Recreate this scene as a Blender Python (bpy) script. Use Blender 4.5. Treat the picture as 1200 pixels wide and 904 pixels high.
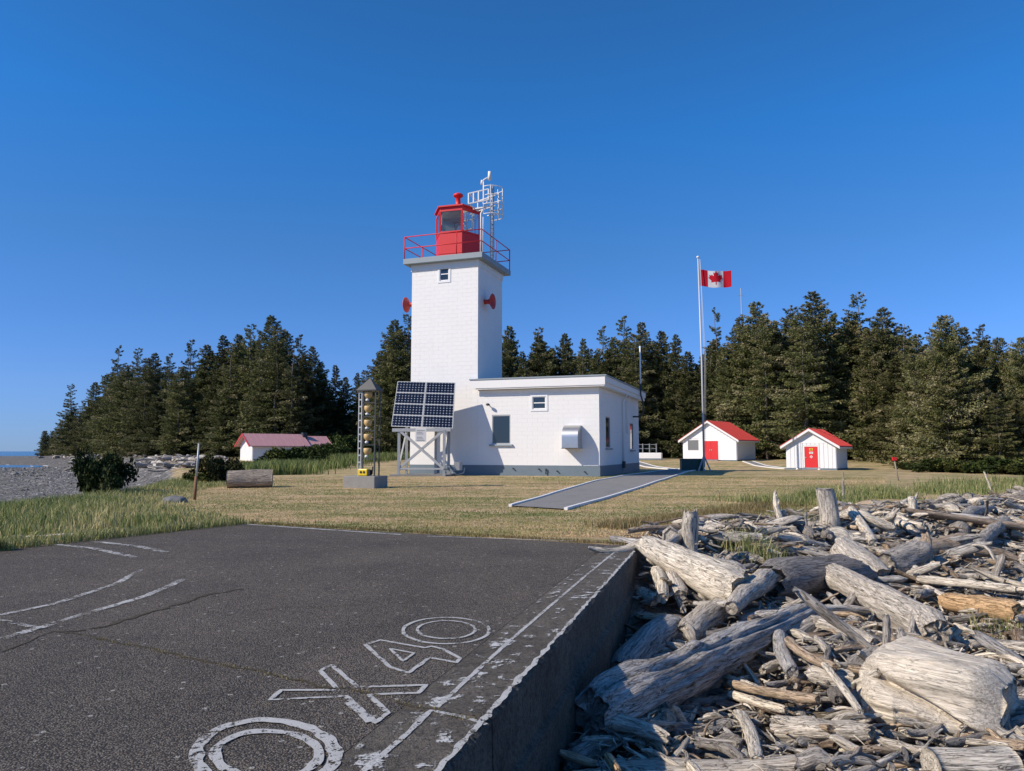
import bpy, math, random
import numpy as np
from mathutils import Vector, Matrix, noise as mn
random.seed(7); np.random.seed(7)
R = math.radians
scene = bpy.context.scene
for o in list(bpy.data.objects): bpy.data.objects.remove(o)
C = bpy.data.collections.new('scene_objects'); scene.collection.children.link(C)

# ---------------- camera, world, sun, exposure ----------------
F = 867.0; TH = math.atan(77 / 867.0); EYE = 1.6
cam = bpy.data.cameras.new('camera'); co = bpy.data.objects.new('camera', cam); C.objects.link(co)
co.location = (0, 0, EYE); co.rotation_euler = (R(90) + TH, 0, 0)
cam.sensor_fit = 'HORIZONTAL'; cam.sensor_width = 36; cam.lens = 36 * F / 1200
cam.clip_start = 0.05; cam.clip_end = 20000
scene.camera = co
SUN_EL, SUN_AZ = R(36.0), R(66.6)          # azimuth measured from -Y towards -X
SD = Vector((-math.sin(SUN_AZ) * math.cos(SUN_EL), -math.cos(SUN_AZ) * math.cos(SUN_EL), math.sin(SUN_EL)))
w = bpy.data.worlds.new('World'); scene.world = w; w.use_nodes = True
nt = w.node_tree; bg = nt.nodes['Background']; sky = nt.nodes.new('ShaderNodeTexSky')
sky.sky_type = 'NISHITA'; sky.sun_disc = False; sky.sun_elevation = SUN_EL
sky.sun_rotation = math.atan2(SD.x, SD.y) % (2 * math.pi)
sky.air_density = 1.0; sky.dust_density = 0.0; sky.ozone_density = 1.5; sky.altitude = 0
# clean sea air: the same deep blue tint all round, a little stronger towards the horizon
tc = nt.nodes.new('ShaderNodeTexCoord'); sx_ = nt.nodes.new('ShaderNodeSeparateXYZ'); nt.links.new(tc.outputs['Generated'], sx_.inputs[0])
cr = nt.nodes.new('ShaderNodeValToRGB'); nt.links.new(sx_.outputs[2], cr.inputs[0])
for p_, c_ in ((0.0, (.27, .475, 1.18, 1)), (.08, (.34, .56, 1.15, 1)), (.26, (.30, .67, 1.14, 1)), (.40, (.20, .78, 1.40, 1)), (.62, (.24, .74, 1.22, 1))):
    e_ = cr.color_ramp.elements.new(p_) if p_ not in (0.0,) else cr.color_ramp.elements[0]; e_.position = p_; e_.color = c_
cr.color_ramp.elements[-1].color = (.34, .80, 1.2, 1)
hs = nt.nodes.new('ShaderNodeMix'); hs.data_type = 'RGBA'; hs.blend_type = 'MULTIPLY'; hs.inputs[0].default_value = 1
nt.links.new(sky.outputs[0], hs.inputs[6]); nt.links.new(cr.outputs[0], hs.inputs[7]); nt.links.new(hs.outputs[2], bg.inputs[0]); bg.inputs[1].default_value = 0.115
sl = bpy.data.lights.new('sun', 'SUN'); so = bpy.data.objects.new('sun', sl); C.objects.link(so)
sl.energy = 5.0; sl.angle = R(0.53); sl.color = (1.0, 0.885, 0.74)
so.rotation_euler = SD.to_track_quat('Z', 'Y').to_euler()
so.location = (-40, -20, 60)
scene.view_settings.view_transform = 'Standard'; scene.view_settings.look = 'None'
scene.view_settings.exposure = 0.0; scene.view_settings.gamma = 1.0

# ---------------- geometry helpers ----------------
def ray(px, py):
    x = (px - 600) / F; y = (452 - py) / F
    return Vector((x, math.cos(TH) - y * math.sin(TH), math.sin(TH) + y * math.cos(TH)))
def atY(px, py, Y):
    r = ray(px, py); return Vector((0, 0, EYE)) + r * (Y / r.y)
def atZ(px, py, z):
    r = ray(px, py); return Vector((0, 0, EYE)) + r * ((z - EYE) / r.z)

def tag(o, label=None, cat=None, group=None, kind=None):
    if label: o['label'] = label
    if cat: o['category'] = cat
    if group: o['group'] = group
    if kind: o['kind'] = kind
    return o
def empty(name, loc, rz=0, label=None, cat=None, group=None):
    o = bpy.data.objects.new(name, None); C.objects.link(o); o.location = loc; o.rotation_euler = (0, 0, rz)
    o.empty_display_size = 0.2
    return tag(o, label, cat, group)
def link(name, me, parent=None, loc=None, rot=None):
    o = bpy.data.objects.new(name, me); C.objects.link(o)
    if parent: o.parent = parent
    if loc is not None: o.location = loc
    if rot is not None: o.rotation_euler = rot
    return o
class MB:
    def __init__(s): s.v = []; s.f = []; s.sm = []
    def add(s, vs, fs, smooth=False):
        n = len(s.v); s.v += [tuple(v) for v in vs]; s.f += [tuple(i + n for i in f) for f in fs]; s.sm += [smooth] * len(fs); return s
    def box(s, x0, x1, y0, y1, z0, z1, M=None):
        vs = [Vector((x, y, z)) for z in (z0, z1) for y in (y0, y1) for x in (x0, x1)]
        if M is not None: vs = [M @ v for v in vs]
        return s.add(vs, [(0, 2, 3, 1), (4, 5, 7, 6), (0, 1, 5, 4), (2, 6, 7, 3), (0, 4, 6, 2), (1, 3, 7, 5)])
    def beam(s, a, b, w, d=None, up=(0, 0, 1)):
        a = Vector(a); b = Vector(b); d = d or w; t = (b - a).normalized(); u = Vector(up)
        if abs(t.dot(u)) > .98: u = Vector((0, 1, 0))
        sx = t.cross(u).normalized(); sy = sx.cross(t)
        vs = [p + sx * i * w / 2 + sy * j * d / 2 for p in (a, b) for i, j in ((-1, -1), (1, -1), (1, 1), (-1, 1))]
        return s.add(vs, [(3, 2, 1, 0), (4, 5, 6, 7), (0, 1, 5, 4), (1, 2, 6, 5), (2, 3, 7, 6), (3, 0, 4, 7)])
    def tube(s, pts, r, n=8, cap=True):
        pts = [Vector(p) for p in pts]; rs = r if isinstance(r, (list, tuple)) else [r] * len(pts)
        vs = []; pu = None
        for i, p in enumerate(pts):
            t = (pts[min(i + 1, len(pts) - 1)] - pts[max(i - 1, 0)]).normalized()
            u = pu if pu is not None else (Vector((0, 0, 1)) if abs(t.z) < .9 else Vector((1, 0, 0)))
            a = t.cross(u).normalized(); b = a.cross(t).normalized(); pu = b
            vs += [p + (a * math.cos(2 * math.pi * k / n) + b * math.sin(2 * math.pi * k / n)) * rs[i] for k in range(n)]
        fs = [(i * n + k, i * n + (k + 1) % n, (i + 1) * n + (k + 1) % n, (i + 1) * n + k) for i in range(len(pts) - 1) for k in range(n)]
        s.add(vs, fs, True)
        if cap:
            m = len(s.v) - len(vs); s.f += [tuple(m + k for k in reversed(range(n))), tuple(m + (len(pts) - 1) * n + k for k in range(n))]; s.sm += [False, False]
        return s
    def lathe(s, prof, n=16, c=(0, 0, 0), smooth=True, ph=0):
        vs = [(c[0] + r * math.sin(2 * math.pi * k / n + ph), c[1] - r * math.cos(2 * math.pi * k / n + ph), c[2] + z) for r, z in prof for k in range(n)]
        fs = [(i * n + k, i * n + (k + 1) % n, (i + 1) * n + (k + 1) % n, (i + 1) * n + k) for i in range(len(prof) - 1) for k in range(n)]
        s.add(vs, fs, smooth)
        m = len(s.v) - len(vs); s.f += [tuple(m + k for k in reversed(range(n))), tuple(m + (len(prof) - 1) * n + k for k in range(n))]; s.sm += [False, False]
        return s
    def prism(s, poly, z0, z1):     # poly list of (x,y) counterclockwise
        n = len(poly)
        return s.add([(x, y, z0) for x, y in poly] + [(x, y, z1) for x, y in poly],
                     [tuple(reversed(range(n))), tuple(range(n, 2 * n))] + [(i, (i + 1) % n, n + (i + 1) % n, n + i) for i in range(n)])
    def prismM(s, poly, d, M):      # poly in local xz plane extruded d along y, then M
        n = len(poly)
        return s.add([M @ Vector((x, 0, z)) for x, z in poly] + [M @ Vector((x, d, z)) for x, z in poly],
                     [tuple(range(n)), tuple(reversed(range(n, 2 * n)))] + [((i + 1) % n, i, n + i, n + (i + 1) % n) for i in range(n)])
    def mesh(s, name, mat):
        me = bpy.data.meshes.new(name); me.from_pydata(s.v, [], s.f)
        me.polygons.foreach_set('use_smooth', s.sm)
        if mat: me.materials.append(mat)
        me.update(); return me
    def build(s, name, mat, parent=None, loc=None, rot=None): return link(name, s.mesh(name, mat), parent, loc, rot)
def bevel(o, w=.01, seg=2):
    m = o.modifiers.new('bevel', 'BEVEL'); m.width = w; m.segments = seg; m.limit_method = 'ANGLE'; return o
def np_mesh(name, V, Fq, mat, smooth=False, attr=None):
    """V (n,3), Fq (m,k) all same k; attr: dict name->(n,4) point colours"""
    me = bpy.data.meshes.new(name); k = Fq.shape[1]
    me.vertices.add(len(V)); me.vertices.foreach_set('co', np.ascontiguousarray(V, np.float32).ravel())
    me.loops.add(Fq.size); me.loops.foreach_set('vertex_index', np.ascontiguousarray(Fq, np.int32).ravel())
    me.polygons.add(len(Fq)); me.polygons.foreach_set('loop_start', np.arange(0, Fq.size, k, dtype=np.int32))
    me.polygons.foreach_set('loop_total', np.full(len(Fq), k, np.int32))
    if smooth: me.polygons.foreach_set('use_smooth', np.ones(len(Fq), bool))
    me.update(calc_edges=True)
    for a, val in (attr or {}).items():
        if val.ndim == 1: at = me.attributes.new(a, 'FLOAT', 'POINT'); at.data.foreach_set('value', val.astype(np.float32))
        elif val.shape[1] == 3: at = me.attributes.new(a, 'FLOAT_VECTOR', 'POINT'); at.data.foreach_set('vector', val.astype(np.float32).ravel())
        else: at = me.attributes.new(a, 'FLOAT_COLOR', 'POINT'); at.data.foreach_set('color', val.astype(np.float32).ravel())
    me.materials.append(mat); return me

# ---------------- material helpers ----------------
class NT:
    def __init__(s, name):
        s.m = bpy.data.materials.new(name); s.m.use_nodes = True; s.t = s.m.node_tree; s.b = s.t.nodes['Principled BSDF']; s.out = s.t.nodes['Material Output']
    def n(s, typ, **kw):
        nd = s.t.nodes.new(typ)
        for k, v in kw.items():
            if k in nd.inputs: s.set(nd.inputs[k], v)
            else: setattr(nd, k, v)
        return nd
    def set(s, inp, v):
        if isinstance(v, bpy.types.NodeSocket): s.t.links.new(v, inp)
        else: inp.default_value = v
    def noise(s, scale, detail=4, rough=.55, vec=None, dist=0):
        nd = s.n('ShaderNodeTexNoise', Scale=scale, Detail=detail, Roughness=rough, Distortion=dist)
        if vec is not None: s.set(nd.inputs['Vector'], vec)
        return nd.outputs['Fac']
    def vor(s, scale, vec=None, feature='F1', out='Distance', rand=1):
        nd = s.n('ShaderNodeTexVoronoi', Scale=scale, feature=feature, Randomness=rand)
        if vec is not None: s.set(nd.inputs['Vector'], vec)
        return nd.outputs[out]
    def ramp(s, fac, stops, interp='LINEAR'):
        nd = s.n('ShaderNodeValToRGB'); s.set(nd.inputs[0], fac); cr = nd.color_ramp; cr.interpolation = interp
        while len(cr.elements) < len(stops): cr.elements.new(.5)
        for e, (p, c) in zip(cr.elements, stops): e.position = p; e.color = (*c, 1) if len(c) == 3 else c
        return nd.outputs[0]
    def mix(s, fac, a, b, typ='MIX'):
        nd = s.n('ShaderNodeMix', data_type='RGBA', blend_type=typ); s.set(nd.inputs[0], fac)
        for i, v in ((6, a), (7, b)):
            if isinstance(v, (tuple, list)) and len(v) == 3: v = (*v, 1)
            s.set(nd.inputs[i], v)
        return nd.outputs[2]
    def math(s, op, a, b=0.0, c=None):
        nd = s.n('ShaderNodeMath', operation=op); s.set(nd.inputs[0], a); s.set(nd.inputs[1], b)
        if c is not None: s.set(nd.inputs[2], c)
        return nd.outputs[0]
    def mr(s, v, a, b, c=0.0, d=1.0):
        nd = s.n('ShaderNodeMapRange'); s.set(nd.inputs[0], v)
        for i, x in ((1, a), (2, b), (3, c), (4, d)): nd.inputs[i].default_value = x
        return nd.outputs[0]
    def coord(s, kind='Object', scale=None, rot=None):
        if kind == 'Position': o = s.n('ShaderNodeNewGeometry').outputs['Position']
        elif kind.startswith('@'): o = s.n('ShaderNodeAttribute', attribute_name=kind[1:]).outputs['Vector']
        else: o = s.n('ShaderNodeTexCoord').outputs[kind]
        if scale or rot:
            mp = s.n('ShaderNodeMapping'); s.set(mp.inputs[0], o)
            if scale: mp.inputs['Scale'].default_value = scale
            if rot: mp.inputs['Rotation'].default_value = rot
            o = mp.outputs[0]
        return o
    def bump(s, h, strength=.5, dist=.02):
        nd = s.n('ShaderNodeBump', Strength=strength, Distance=dist); s.set(nd.inputs['Height'], h); s.set(s.b.inputs['Normal'], nd.outputs[0]); return nd
    def fin(s, col=None, rough=.7, metal=0, spec=.5):
        if col is not None:
            if isinstance(col, tuple) and len(col) == 3: col = (*col, 1)
            s.set(s.b.inputs['Base Color'], col)
        s.set(s.b.inputs['Roughness'], rough); s.b.inputs['Metallic'].default_value = metal; s.b.inputs['Specular IOR Level'].default_value = spec
        return s.m
def paint(name, col, rough=.55, var=.12, scale=3, dirt=(.25, .23, .2), dirtamt=.25, metal=0, bump=.1):
    m = NT(name); p = m.coord('Object')
    n1 = m.noise(scale, 5, .6, p); n2 = m.noise(scale * 9, 4, .6, p)
    c = m.mix(m.mr(n1, .3, .75, 0, var), col, tuple(x * .6 for x in col))
    c = m.mix(m.math('MULTIPLY', m.mr(n2, .55, .8), dirtamt), c, dirt)
    m.bump(n2, bump, .01)
    return m.fin(c, rough, metal)
def flat(name, col, rough=.6, metal=0, spec=.5): return NT(name).fin(col, rough, metal, spec)

M = {}
m = NT('white_paint'); p = m.coord('Object'); n1 = m.noise(.9, 5, .65, p); n2 = m.noise(11, 4, .6, p); n3 = m.noise(1, 5, .65, m.coord('Object', (2.2, 2.2, .22)))
c = m.mix(m.mr(n1, .3, .75, 0, .13), (.80, .79, .77), (.55, .54, .52)); c = m.mix(m.mr(n3, .58, .78, 0, .35), c, (.60, .56, .48)); c = m.mix(m.mr(n2, .6, .8, 0, .22), c, (.45, .43, .4)); m.bump(n2, .12, .01); M['white'] = m.fin(c, .6)
M['band'] = paint('blue_grey_paint', (.15, .20, .24), .6, .3, 2, (.07, .09, .1), .5)
M['deck'] = paint('grey_deck_paint', (.27, .32, .35), .6, .2, 2)
M['red'] = paint('red_paint', (.66, .018, .022), .5, .15, 3, (.3, .05, .04), .4)
M['redroof'] = paint('red_roof_paint', (.50, .04, .035), .5, .2, 2, (.3, .1, .08), .4)
M['fadedroof'] = paint('faded_red_roof', (.62, .33, .32), .55, .2, 1, (.4, .2, .18), .4)
M['greymetal'] = paint('galvanised_metal', (.42, .43, .43), .5, .3, 6, (.2, .19, .18), .4, .3)
M['steel'] = paint('brushed_steel', (.55, .55, .54), .35, .25, 8, (.3, .28, .25), .4, .85)
M['dark'] = paint('dark_metal', (.035, .04, .045), .5, .2, 5)
M['concrete'] = paint('rough_concrete', (.28, .27, .25), .9, .4, 6, (.1, .1, .09), .6, bump=.6)
M['glass'] = flat('dark_window_glass', (.02, .03, .04), .06, 0, .8)
M['lglass'] = None
M['tan'] = paint('tan_bell_paint', (.62, .42, .18), .5, .2, 5)
M['yellow'] = paint('yellow_case', (.75, .52, .02), .4, .1, 5)
M['black'] = flat('black_rubber', (.012, .012, .012), .7)
M['green'] = paint('dark_green_paint', (.008, .06, .055), .5, .3, 3)
M['shingle_white'] = paint('siding_white', (.78, .79, .80), .6, .12, 2, (.5, .5, .48), .3)
M['rope'] = flat('pale_rope', (.6, .6, .58), .8)
m = NT('lantern_glass'); g = m.n('ShaderNodeBsdfGlass', Roughness=.0, IOR=1.02, Color=(.93, .97, .97, 1)); gl = m.n('ShaderNodeBsdfGlossy', Roughness=.03, Color=(1, 1, 1, 1))
tr = m.n('ShaderNodeBsdfTransparent', Color=(.86, .92, .93, 1)); fr = m.n('ShaderNodeFresnel', IOR=1.5); mx = m.n('ShaderNodeMixShader'); m.set(mx.inputs[0], m.math('MULTIPLY', fr.outputs[0], .45)); m.set(mx.inputs[1], tr.outputs[0]); m.set(mx.inputs[2], gl.outputs[0]); m.set(m.out.inputs[0], mx.outputs[0]); M['lglass'] = m.m

# ---------------- terrain ----------------
COAST = np.array([(-22, -60), (-22, -30), (-24, 25), (-31, 46), (-41, 60), (-66, 74), (-98, 98), (-98, 118), (-90, 131), (-99, 160), (-122, 194), (-170, 208), (-270, 250), (-330, 330), (-330, 400), (-250, 450), (-330, 760), (-300, 3000)], float)
BANK = np.array([(-16, -60), (-15, 10), (-14.6, 24), (-15.5, 32), (-19, 42), (-28, 62), (-40, 85), (-52, 110), (-100, 190), (-190, 320), (-215, 400), (-200, 3000)], float)
DRIFT = np.array([(.9, 13.0), (1.7, 13.6), (3.3, 15.0), (5.6, 16.8), (8.6, 19.6), (11.8, 21.5), (17, 25.5), (27, 34.5), (45, 50), (80, 64), (160, 90), (400, 160), (3000, 900)], float)
PAD = [(2.20, 12.75), (-5.87, 16.6), (-8.3, 12.2), (-11.5, 6), (-13.5, -6), (-3.15, -6)]
def sdist(P, L):
    """signed distance to polyline, positive to its right"""
    best = np.full(len(P), 1e18); sg = np.ones(len(P))
    for a, b in zip(L[:-1], L[1:]):
        d = b - a; t = np.clip(((P - a) @ d) / (d @ d), 0, 1); q = a + t[:, None] * d; e = P - q
        dd = (e ** 2).sum(1); cr = d[0] * e[:, 1] - d[1] * e[:, 0]
        u = dd < best - 1e-9; best = np.where(u, dd, best); sg = np.where(u, np.where(cr < 0, 1., -1.), sg)
    return np.sqrt(best) * sg
def ss(a, b, x): t = np.clip((x - a) / (b - a), 0, 1); return t * t * (3 - 2 * t)
def vnoise(x, y, s, seed=0):
    """smooth value noise in [-1,1]"""
    x = x / s + seed * 17.3; y = y / s - seed * 9.1
    xi = np.floor(x); yi = np.floor(y); fx = x - xi; fy = y - yi; fx = fx * fx * (3 - 2 * fx); fy = fy * fy * (3 - 2 * fy)
    def h(i, j):
        v = np.sin(i * 127.1 + j * 311.7 + seed * 74.7) * 43758.5453; return 2 * (v - np.floor(v)) - 1
    return (h(xi, yi) * (1 - fx) + h(xi + 1, yi) * fx) * (1 - fy) + (h(xi, yi + 1) * (1 - fx) + h(xi + 1, yi + 1) * fx) * fy
PE0 = np.array(PAD[5]); PE1 = np.array(PAD[0]); PED = (PE1 - PE0) / np.linalg.norm(PE1 - PE0)
def pad_right(P):   # distance to the right of the pad's right edge line
    e = P - PE0; return PED[1] * e[:, 0] - PED[0] * e[:, 1]
def drift_d(P):
    d = sdist(P, DRIFT); pr = pad_right(P)
    return np.where(P[:, 1] < 13.6, np.where(pr > -.3, np.maximum(d, 0.6 + np.clip(pr, 0, 2)), -1), d)
def height(P):
    x, y = P[:, 0], P[:, 1]
    z = .1 * ss(25, 42, y) + .6 * ss(62, 80, y) + .03 * vnoise(x, y, 5, 1) * ss(16, 26, y)
    dd = drift_d(P)
    hole = 1.1 * ss(0, 4.0, dd) + .12 * vnoise(x, y, 1.3, 4) * ss(.5, 3, dd)
    z = z - hole
    b = sdist(P, BANK); c = sdist(P, COAST)
    beach = -2.0 + np.clip(c * .07, -6, .95) + .04 * vnoise(x, y, 2.5, 2)
    k = ss(-3.5, .8, b)
    z = beach * (1 - k) + z * k + .12 * vnoise(x, y, 1.8, 3) * k * (1 - k) * 4
    inside = (pad_right(P) < 0) & (y < 14)
    return z
def hgt(x, y): return float(height(np.array([[x, y]]))[0])
def axis(lo, hi, f0, f1, step, grow=1.17):
    a = list(np.arange(f0, f1 + 1e-6, step)); s = step
    while a[-1] < hi: s *= grow; a.append(a[-1] + s)
    s = step; b = []; v = f0
    while v > lo: s *= grow; v -= s; b.append(v)
    return np.array(b[::-1] + a)
ax = axis(-2600, 9000, -34, 34, .4, 1.10); ay = axis(-200, 9000, -4, 46, .4, 1.07)
GX, GY = np.meshgrid(ax, ay); P = np.stack([GX.ravel(), GY.ravel()], 1); Z = height(P)
# push the sheet just below the pad where they overlap
def in_poly(P, poly):
    r = np.zeros(len(P), bool); n = len(poly)
    for i in range(n):
        (x1, y1), (x2, y2) = poly[i], poly[i - 1]
        c = ((y1 > P[:, 1]) != (y2 > P[:, 1])) & (P[:, 0] < (x2 - x1) * (P[:, 1] - y1) / (y2 - y1 + 1e-12) + x1); r ^= c
    return r
cen = np.array([-5, 6.]); shr = [tuple(cen + (np.array(p) - cen) * .94) for p in PAD]
Z = np.where(in_poly(P, PAD), np.minimum(Z, -.02) - .3 * in_poly(P, shr), Z)
nx, ny = len(ax), len(ay)
idx = np.arange(nx * ny).reshape(ny, nx)
Q = np.stack([idx[:-1, :-1], idx[:-1, 1:], idx[1:, 1:], idx[1:, :-1]], -1).reshape(-1, 4)
zb = ss(-1.2, .4, sdist(P, BANK) + .7 * vnoise(P[:, 0], P[:, 1], 2, 8)); zd = ss(-.3, .7, drift_d(P) + .5 * vnoise(P[:, 0], P[:, 1], 1.1, 9))
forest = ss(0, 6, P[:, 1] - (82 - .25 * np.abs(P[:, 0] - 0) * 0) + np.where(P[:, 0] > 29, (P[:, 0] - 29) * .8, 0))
cst = sdist(P, COAST)
m = NT('ground_surface')
pos = m.coord('Position'); at = m.n('ShaderNodeAttribute', attribute_name='zone'); sp = m.n('ShaderNodeSeparateColor'); m.set(sp.inputs[0], at.outputs['Color'])
n1 = m.noise(.22, 5, .6, pos); n2 = m.noise(1.6, 6, .65, pos); n3 = m.noise(14, 5, .75, pos); n4 = m.noise(60, 3, .7, pos)
str_ = m.noise(.55, 5, .7, m.coord('Position', (.35, 1.4, 1)), 0)
lawn = m.ramp(m.math('ADD', m.math('MULTIPLY', str_, .55), m.math('MULTIPLY', n2, .45)), [(.41, (.13, .17, .045)), (.47, (.30, .26, .10)), (.53, (.50, .37, .20)), (.60, (.68, .45, .29))])
lawn = m.mix(m.mr(n3, .35, .7, .0, .5), lawn, (.52, .42, .24)); lawn = m.mix(m.mr(n4, .5, .75, 0, .6), lawn, (.08, .09, .03))
soil = m.mix(m.mr(n1, .55, .66, 0, .7), lawn, (.33, .22, .14))
v1 = m.vor(2.2, pos, out='Color'); v1d = m.vor(2.2, pos)
peb = m.ramp(m.n('ShaderNodeSeparateColor', Color=v1).outputs[0], [(0, (.15, .14, .125)), (.5, (.29, .275, .25)), (.85, (.42, .39, .35)), (1, (.62, .60, .56))])
peb = m.mix(m.mr(v1d, .25, .5, 0, .7), peb, (.05, .05, .05)); peb = m.mix(m.mr(n3, .3, .7, 0, .4), peb, (.1, .1, .1))
bed = m.ramp(n3, [(.3, (.06, .05, .04)), (.55, (.20, .165, .125)), (.75, (.38, .33, .27))])
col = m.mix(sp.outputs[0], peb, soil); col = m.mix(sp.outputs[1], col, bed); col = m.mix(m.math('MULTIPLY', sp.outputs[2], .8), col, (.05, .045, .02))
m.bump(m.math('ADD', m.math('MULTIPLY', n3, .6), m.math('MULTIPLY', n4, .4)), .7, .08)
ground_mat = m.fin(col, .95, 0, .2)
col4 = np.stack([zb, zd, forest, np.ones(len(P))], 1)
fx = P[Q].mean(1); fb = sdist(fx, BANK) < -.2; fd = (drift_d(fx) > .2) & ~fb
for nm, mk in (('lawn', ~fb & ~fd), ('beach', fb), ('driftwood_bed_ground', fd)):
    q = Q[mk]; u, inv = np.unique(q, return_inverse=True)
    zc = col4[u].copy()
    if nm == 'beach': zc[P[u][:, 1] > 45, 0] = 0; zc[P[u][:, 1] > 45, 2] = 0
    o = link(nm, np_mesh(nm, np.column_stack([P[u], Z[u]]), inv.reshape(q.shape), ground_mat, True, {'zone': zc})); o['kind'] = 'structure'

# sea
m = NT('sea_water'); pos = m.coord('Position', (.5, 1.3, 1)); a = m.noise(.9, 6, .6, pos); b = m.noise(.12, 3, .5, pos)
m.bump(m.math('ADD', a, m.math('MULTIPLY', b, 2)), .9, .25)
sea_mat = m.fin(m.mix(m.mr(b, .4, .62), (.012, .06, .11), (.02, .09, .15)), .18, 0, .5)
sx = axis(-14000, 200, -170, 0, 10, 1.35); sy = axis(-400, 16000, 0, 260, 10, 1.3); SX, SY = np.meshgrid(sx, sy)
si = np.arange(SX.size).reshape(SX.shape); SQ = np.stack([si[:-1, :-1], si[:-1, 1:], si[1:, 1:], si[1:, :-1]], -1).reshape(-1, 4)
SP = np.stack([SX.ravel(), SY.ravel()], 1); keep = sdist(SP[SQ].mean(1), COAST) < 25; SQ = SQ[keep]
u, inv = np.unique(SQ, return_inverse=True)
o = link('sea', np_mesh('sea', np.column_stack([SP[u], np.full(len(u), -2.05)]), inv.reshape(SQ.shape), sea_mat, True)); o['kind'] = 'structure'
# foam along the shore
foam = MB()
def coast_pts(off, step=1.2):
    pts = []
    for a, b in zip(COAST[:-4], COAST[1:-3]):
        L = np.linalg.norm(b - a); n = max(2, int(L / step)); nn = np.array([-(b - a)[1], (b - a)[0]]) / L
        for i in range(n): pts.append(a + (b - a) * i / n + nn * off)
    return pts
for off, wd, th in ((0.4, .35, .2), (3.2, .3, .4), (7, .25, .5)):
    cp = coast_pts(off); prev = None
    for i, p in enumerate(cp):
        k = mn.noise(Vector((p[0] * .11, p[1] * .11, off))) ; ww = wd * (.6 + .8 * random.random())
        if k + .25 > th and p[1] > 20:
            q = Vector((p[0] + .6 * k, p[1] + .6 * k, -2.0)); cur = (q + Vector((-ww, -ww * .3, 0)), q + Vector((ww, ww * .3, .01)))
            if prev: foam.add([prev[0], prev[1], cur[1], cur[0], (prev[0] + prev[1]) / 2 + Vector((0, 0, .05)), (cur[0] + cur[1]) / 2 + Vector((0, 0, .05))], [(0, 4, 5, 3), (4, 1, 2, 5)])
            prev = cur
        else: prev = None
fo = foam.build('shore_foam', flat('foam', (.75, .78, .8), .8)); tag(fo, 'thin white line of breaking waves along the pebble shore', 'foam', None, 'stuff')

# ---------------- helipad ----------------
m = NT('pad_asphalt'); pos = m.coord('Position'); n1 = m.noise(.35, 5, .6, pos, .5); n2 = m.noise(95, 3, .8, pos); n3 = m.noise(7, 5, .7, pos)
vd = m.vor(80, pos); vc = m.n('ShaderNodeSeparateColor', Color=m.vor(80, pos, out='Color')).outputs[0]; n5 = m.noise(1.3, 6, .7, pos, 1.2)
vd2 = m.vor(23, pos); vc2 = m.n('ShaderNodeSeparateColor', Color=m.vor(23, pos, out='Color')).outputs[1]
c = m.ramp(n1, [(.3, (.11, .092, .07)), (.5, (.178, .148, .114)), (.7, (.25, .207, .158))])
c = m.mix(m.mr(n3, .4, .7, 0, .5), c, (.13, .115, .095)); c = m.mix(m.mr(n5, .54, .70, 0, .55), c, (.055, .05, .043)); c = m.mix(m.mr(n5, .42, .30, 0, .5), c, (.20, .175, .14))
c = m.mix(m.mr(vd, .35, .62, 0, .75), c, (.018, .016, .015)); c = m.mix(m.math('MULTIPLY', m.mr(vc, .35, 1.0), m.mr(vd, .5, .2, 0, .9)), c, (.36, .32, .27)); c = m.mix(m.mr(n2, .50, .3, 0, .75), c, (.016, .016, .016))
c = m.mix(m.math('MULTIPLY', m.mr(vc2, .965, .985), m.mr(vd2, .45, .3)), c, (.36, .34, .30))
m.bump(m.math('ADD', vd, m.math('MULTIPLY', n2, .8)), .9, .012)
pad_mat = m.fin(c, .88, 0, .3)
m = NT('pad_edge_concrete'); pos = m.coord('Position'); n1 = m.noise(.9, 5, .65, pos); n2 = m.noise(80, 3, .8, pos); n3 = m.noise(9, 5, .7, pos)
c = m.ramp(n1, [(.3, (.13, .112, .09)), (.6, (.23, .20, .16)), (.8, (.31, .27, .22))]); c = m.mix(m.mr(n3, .5, .66, 0, .7), c, (.07, .062, .05)); c = m.mix(m.mr(n2, .45, .3, 0, .7), c, (.03, .03, .03)); n6 = m.noise(34, 4, .8, pos); c = m.mix(m.mr(n6, .52, .36, 0, .75), c, (.035, .03, .024)); c = m.mix(m.mr(n6, .62, .75, 0, .5), c, (.30, .27, .22))
m.bump(m.math('ADD', m.math('ADD', n3, n2), n6), 1.0, .03); edge_mat = m.fin(c, .9, 0, .3)
def hat(v): return Vector((v[0], v[1]))
E0 = Vector(PAD[5]); E1 = Vector(PAD[0]); ed = (E1 - E0).normalized(); en = Vector((-ed.y, ed.x))   # en: into the pad
BW = .60
pad = empty('helipad', (0, 0, 0), 0, 'raised dark asphalt landing pad with worn white outlined letters in the foreground', 'helipad'); pad['kind'] = 'structure'
q0 = E0 + en * BW; q1 = E1 + en * BW
jt = atZ(504, 834, 0); tj = (Vector((jt.x, jt.y)) - E0).dot(ed)
mb = MB(); top = [tuple(q1), tuple(PAD[1]), tuple(PAD[2]), tuple(PAD[3]), tuple(PAD[4]), tuple(q0)]
mb.prism(top, -1.7, 0); o = mb.build('pad_slab', pad_mat, pad)
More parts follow.
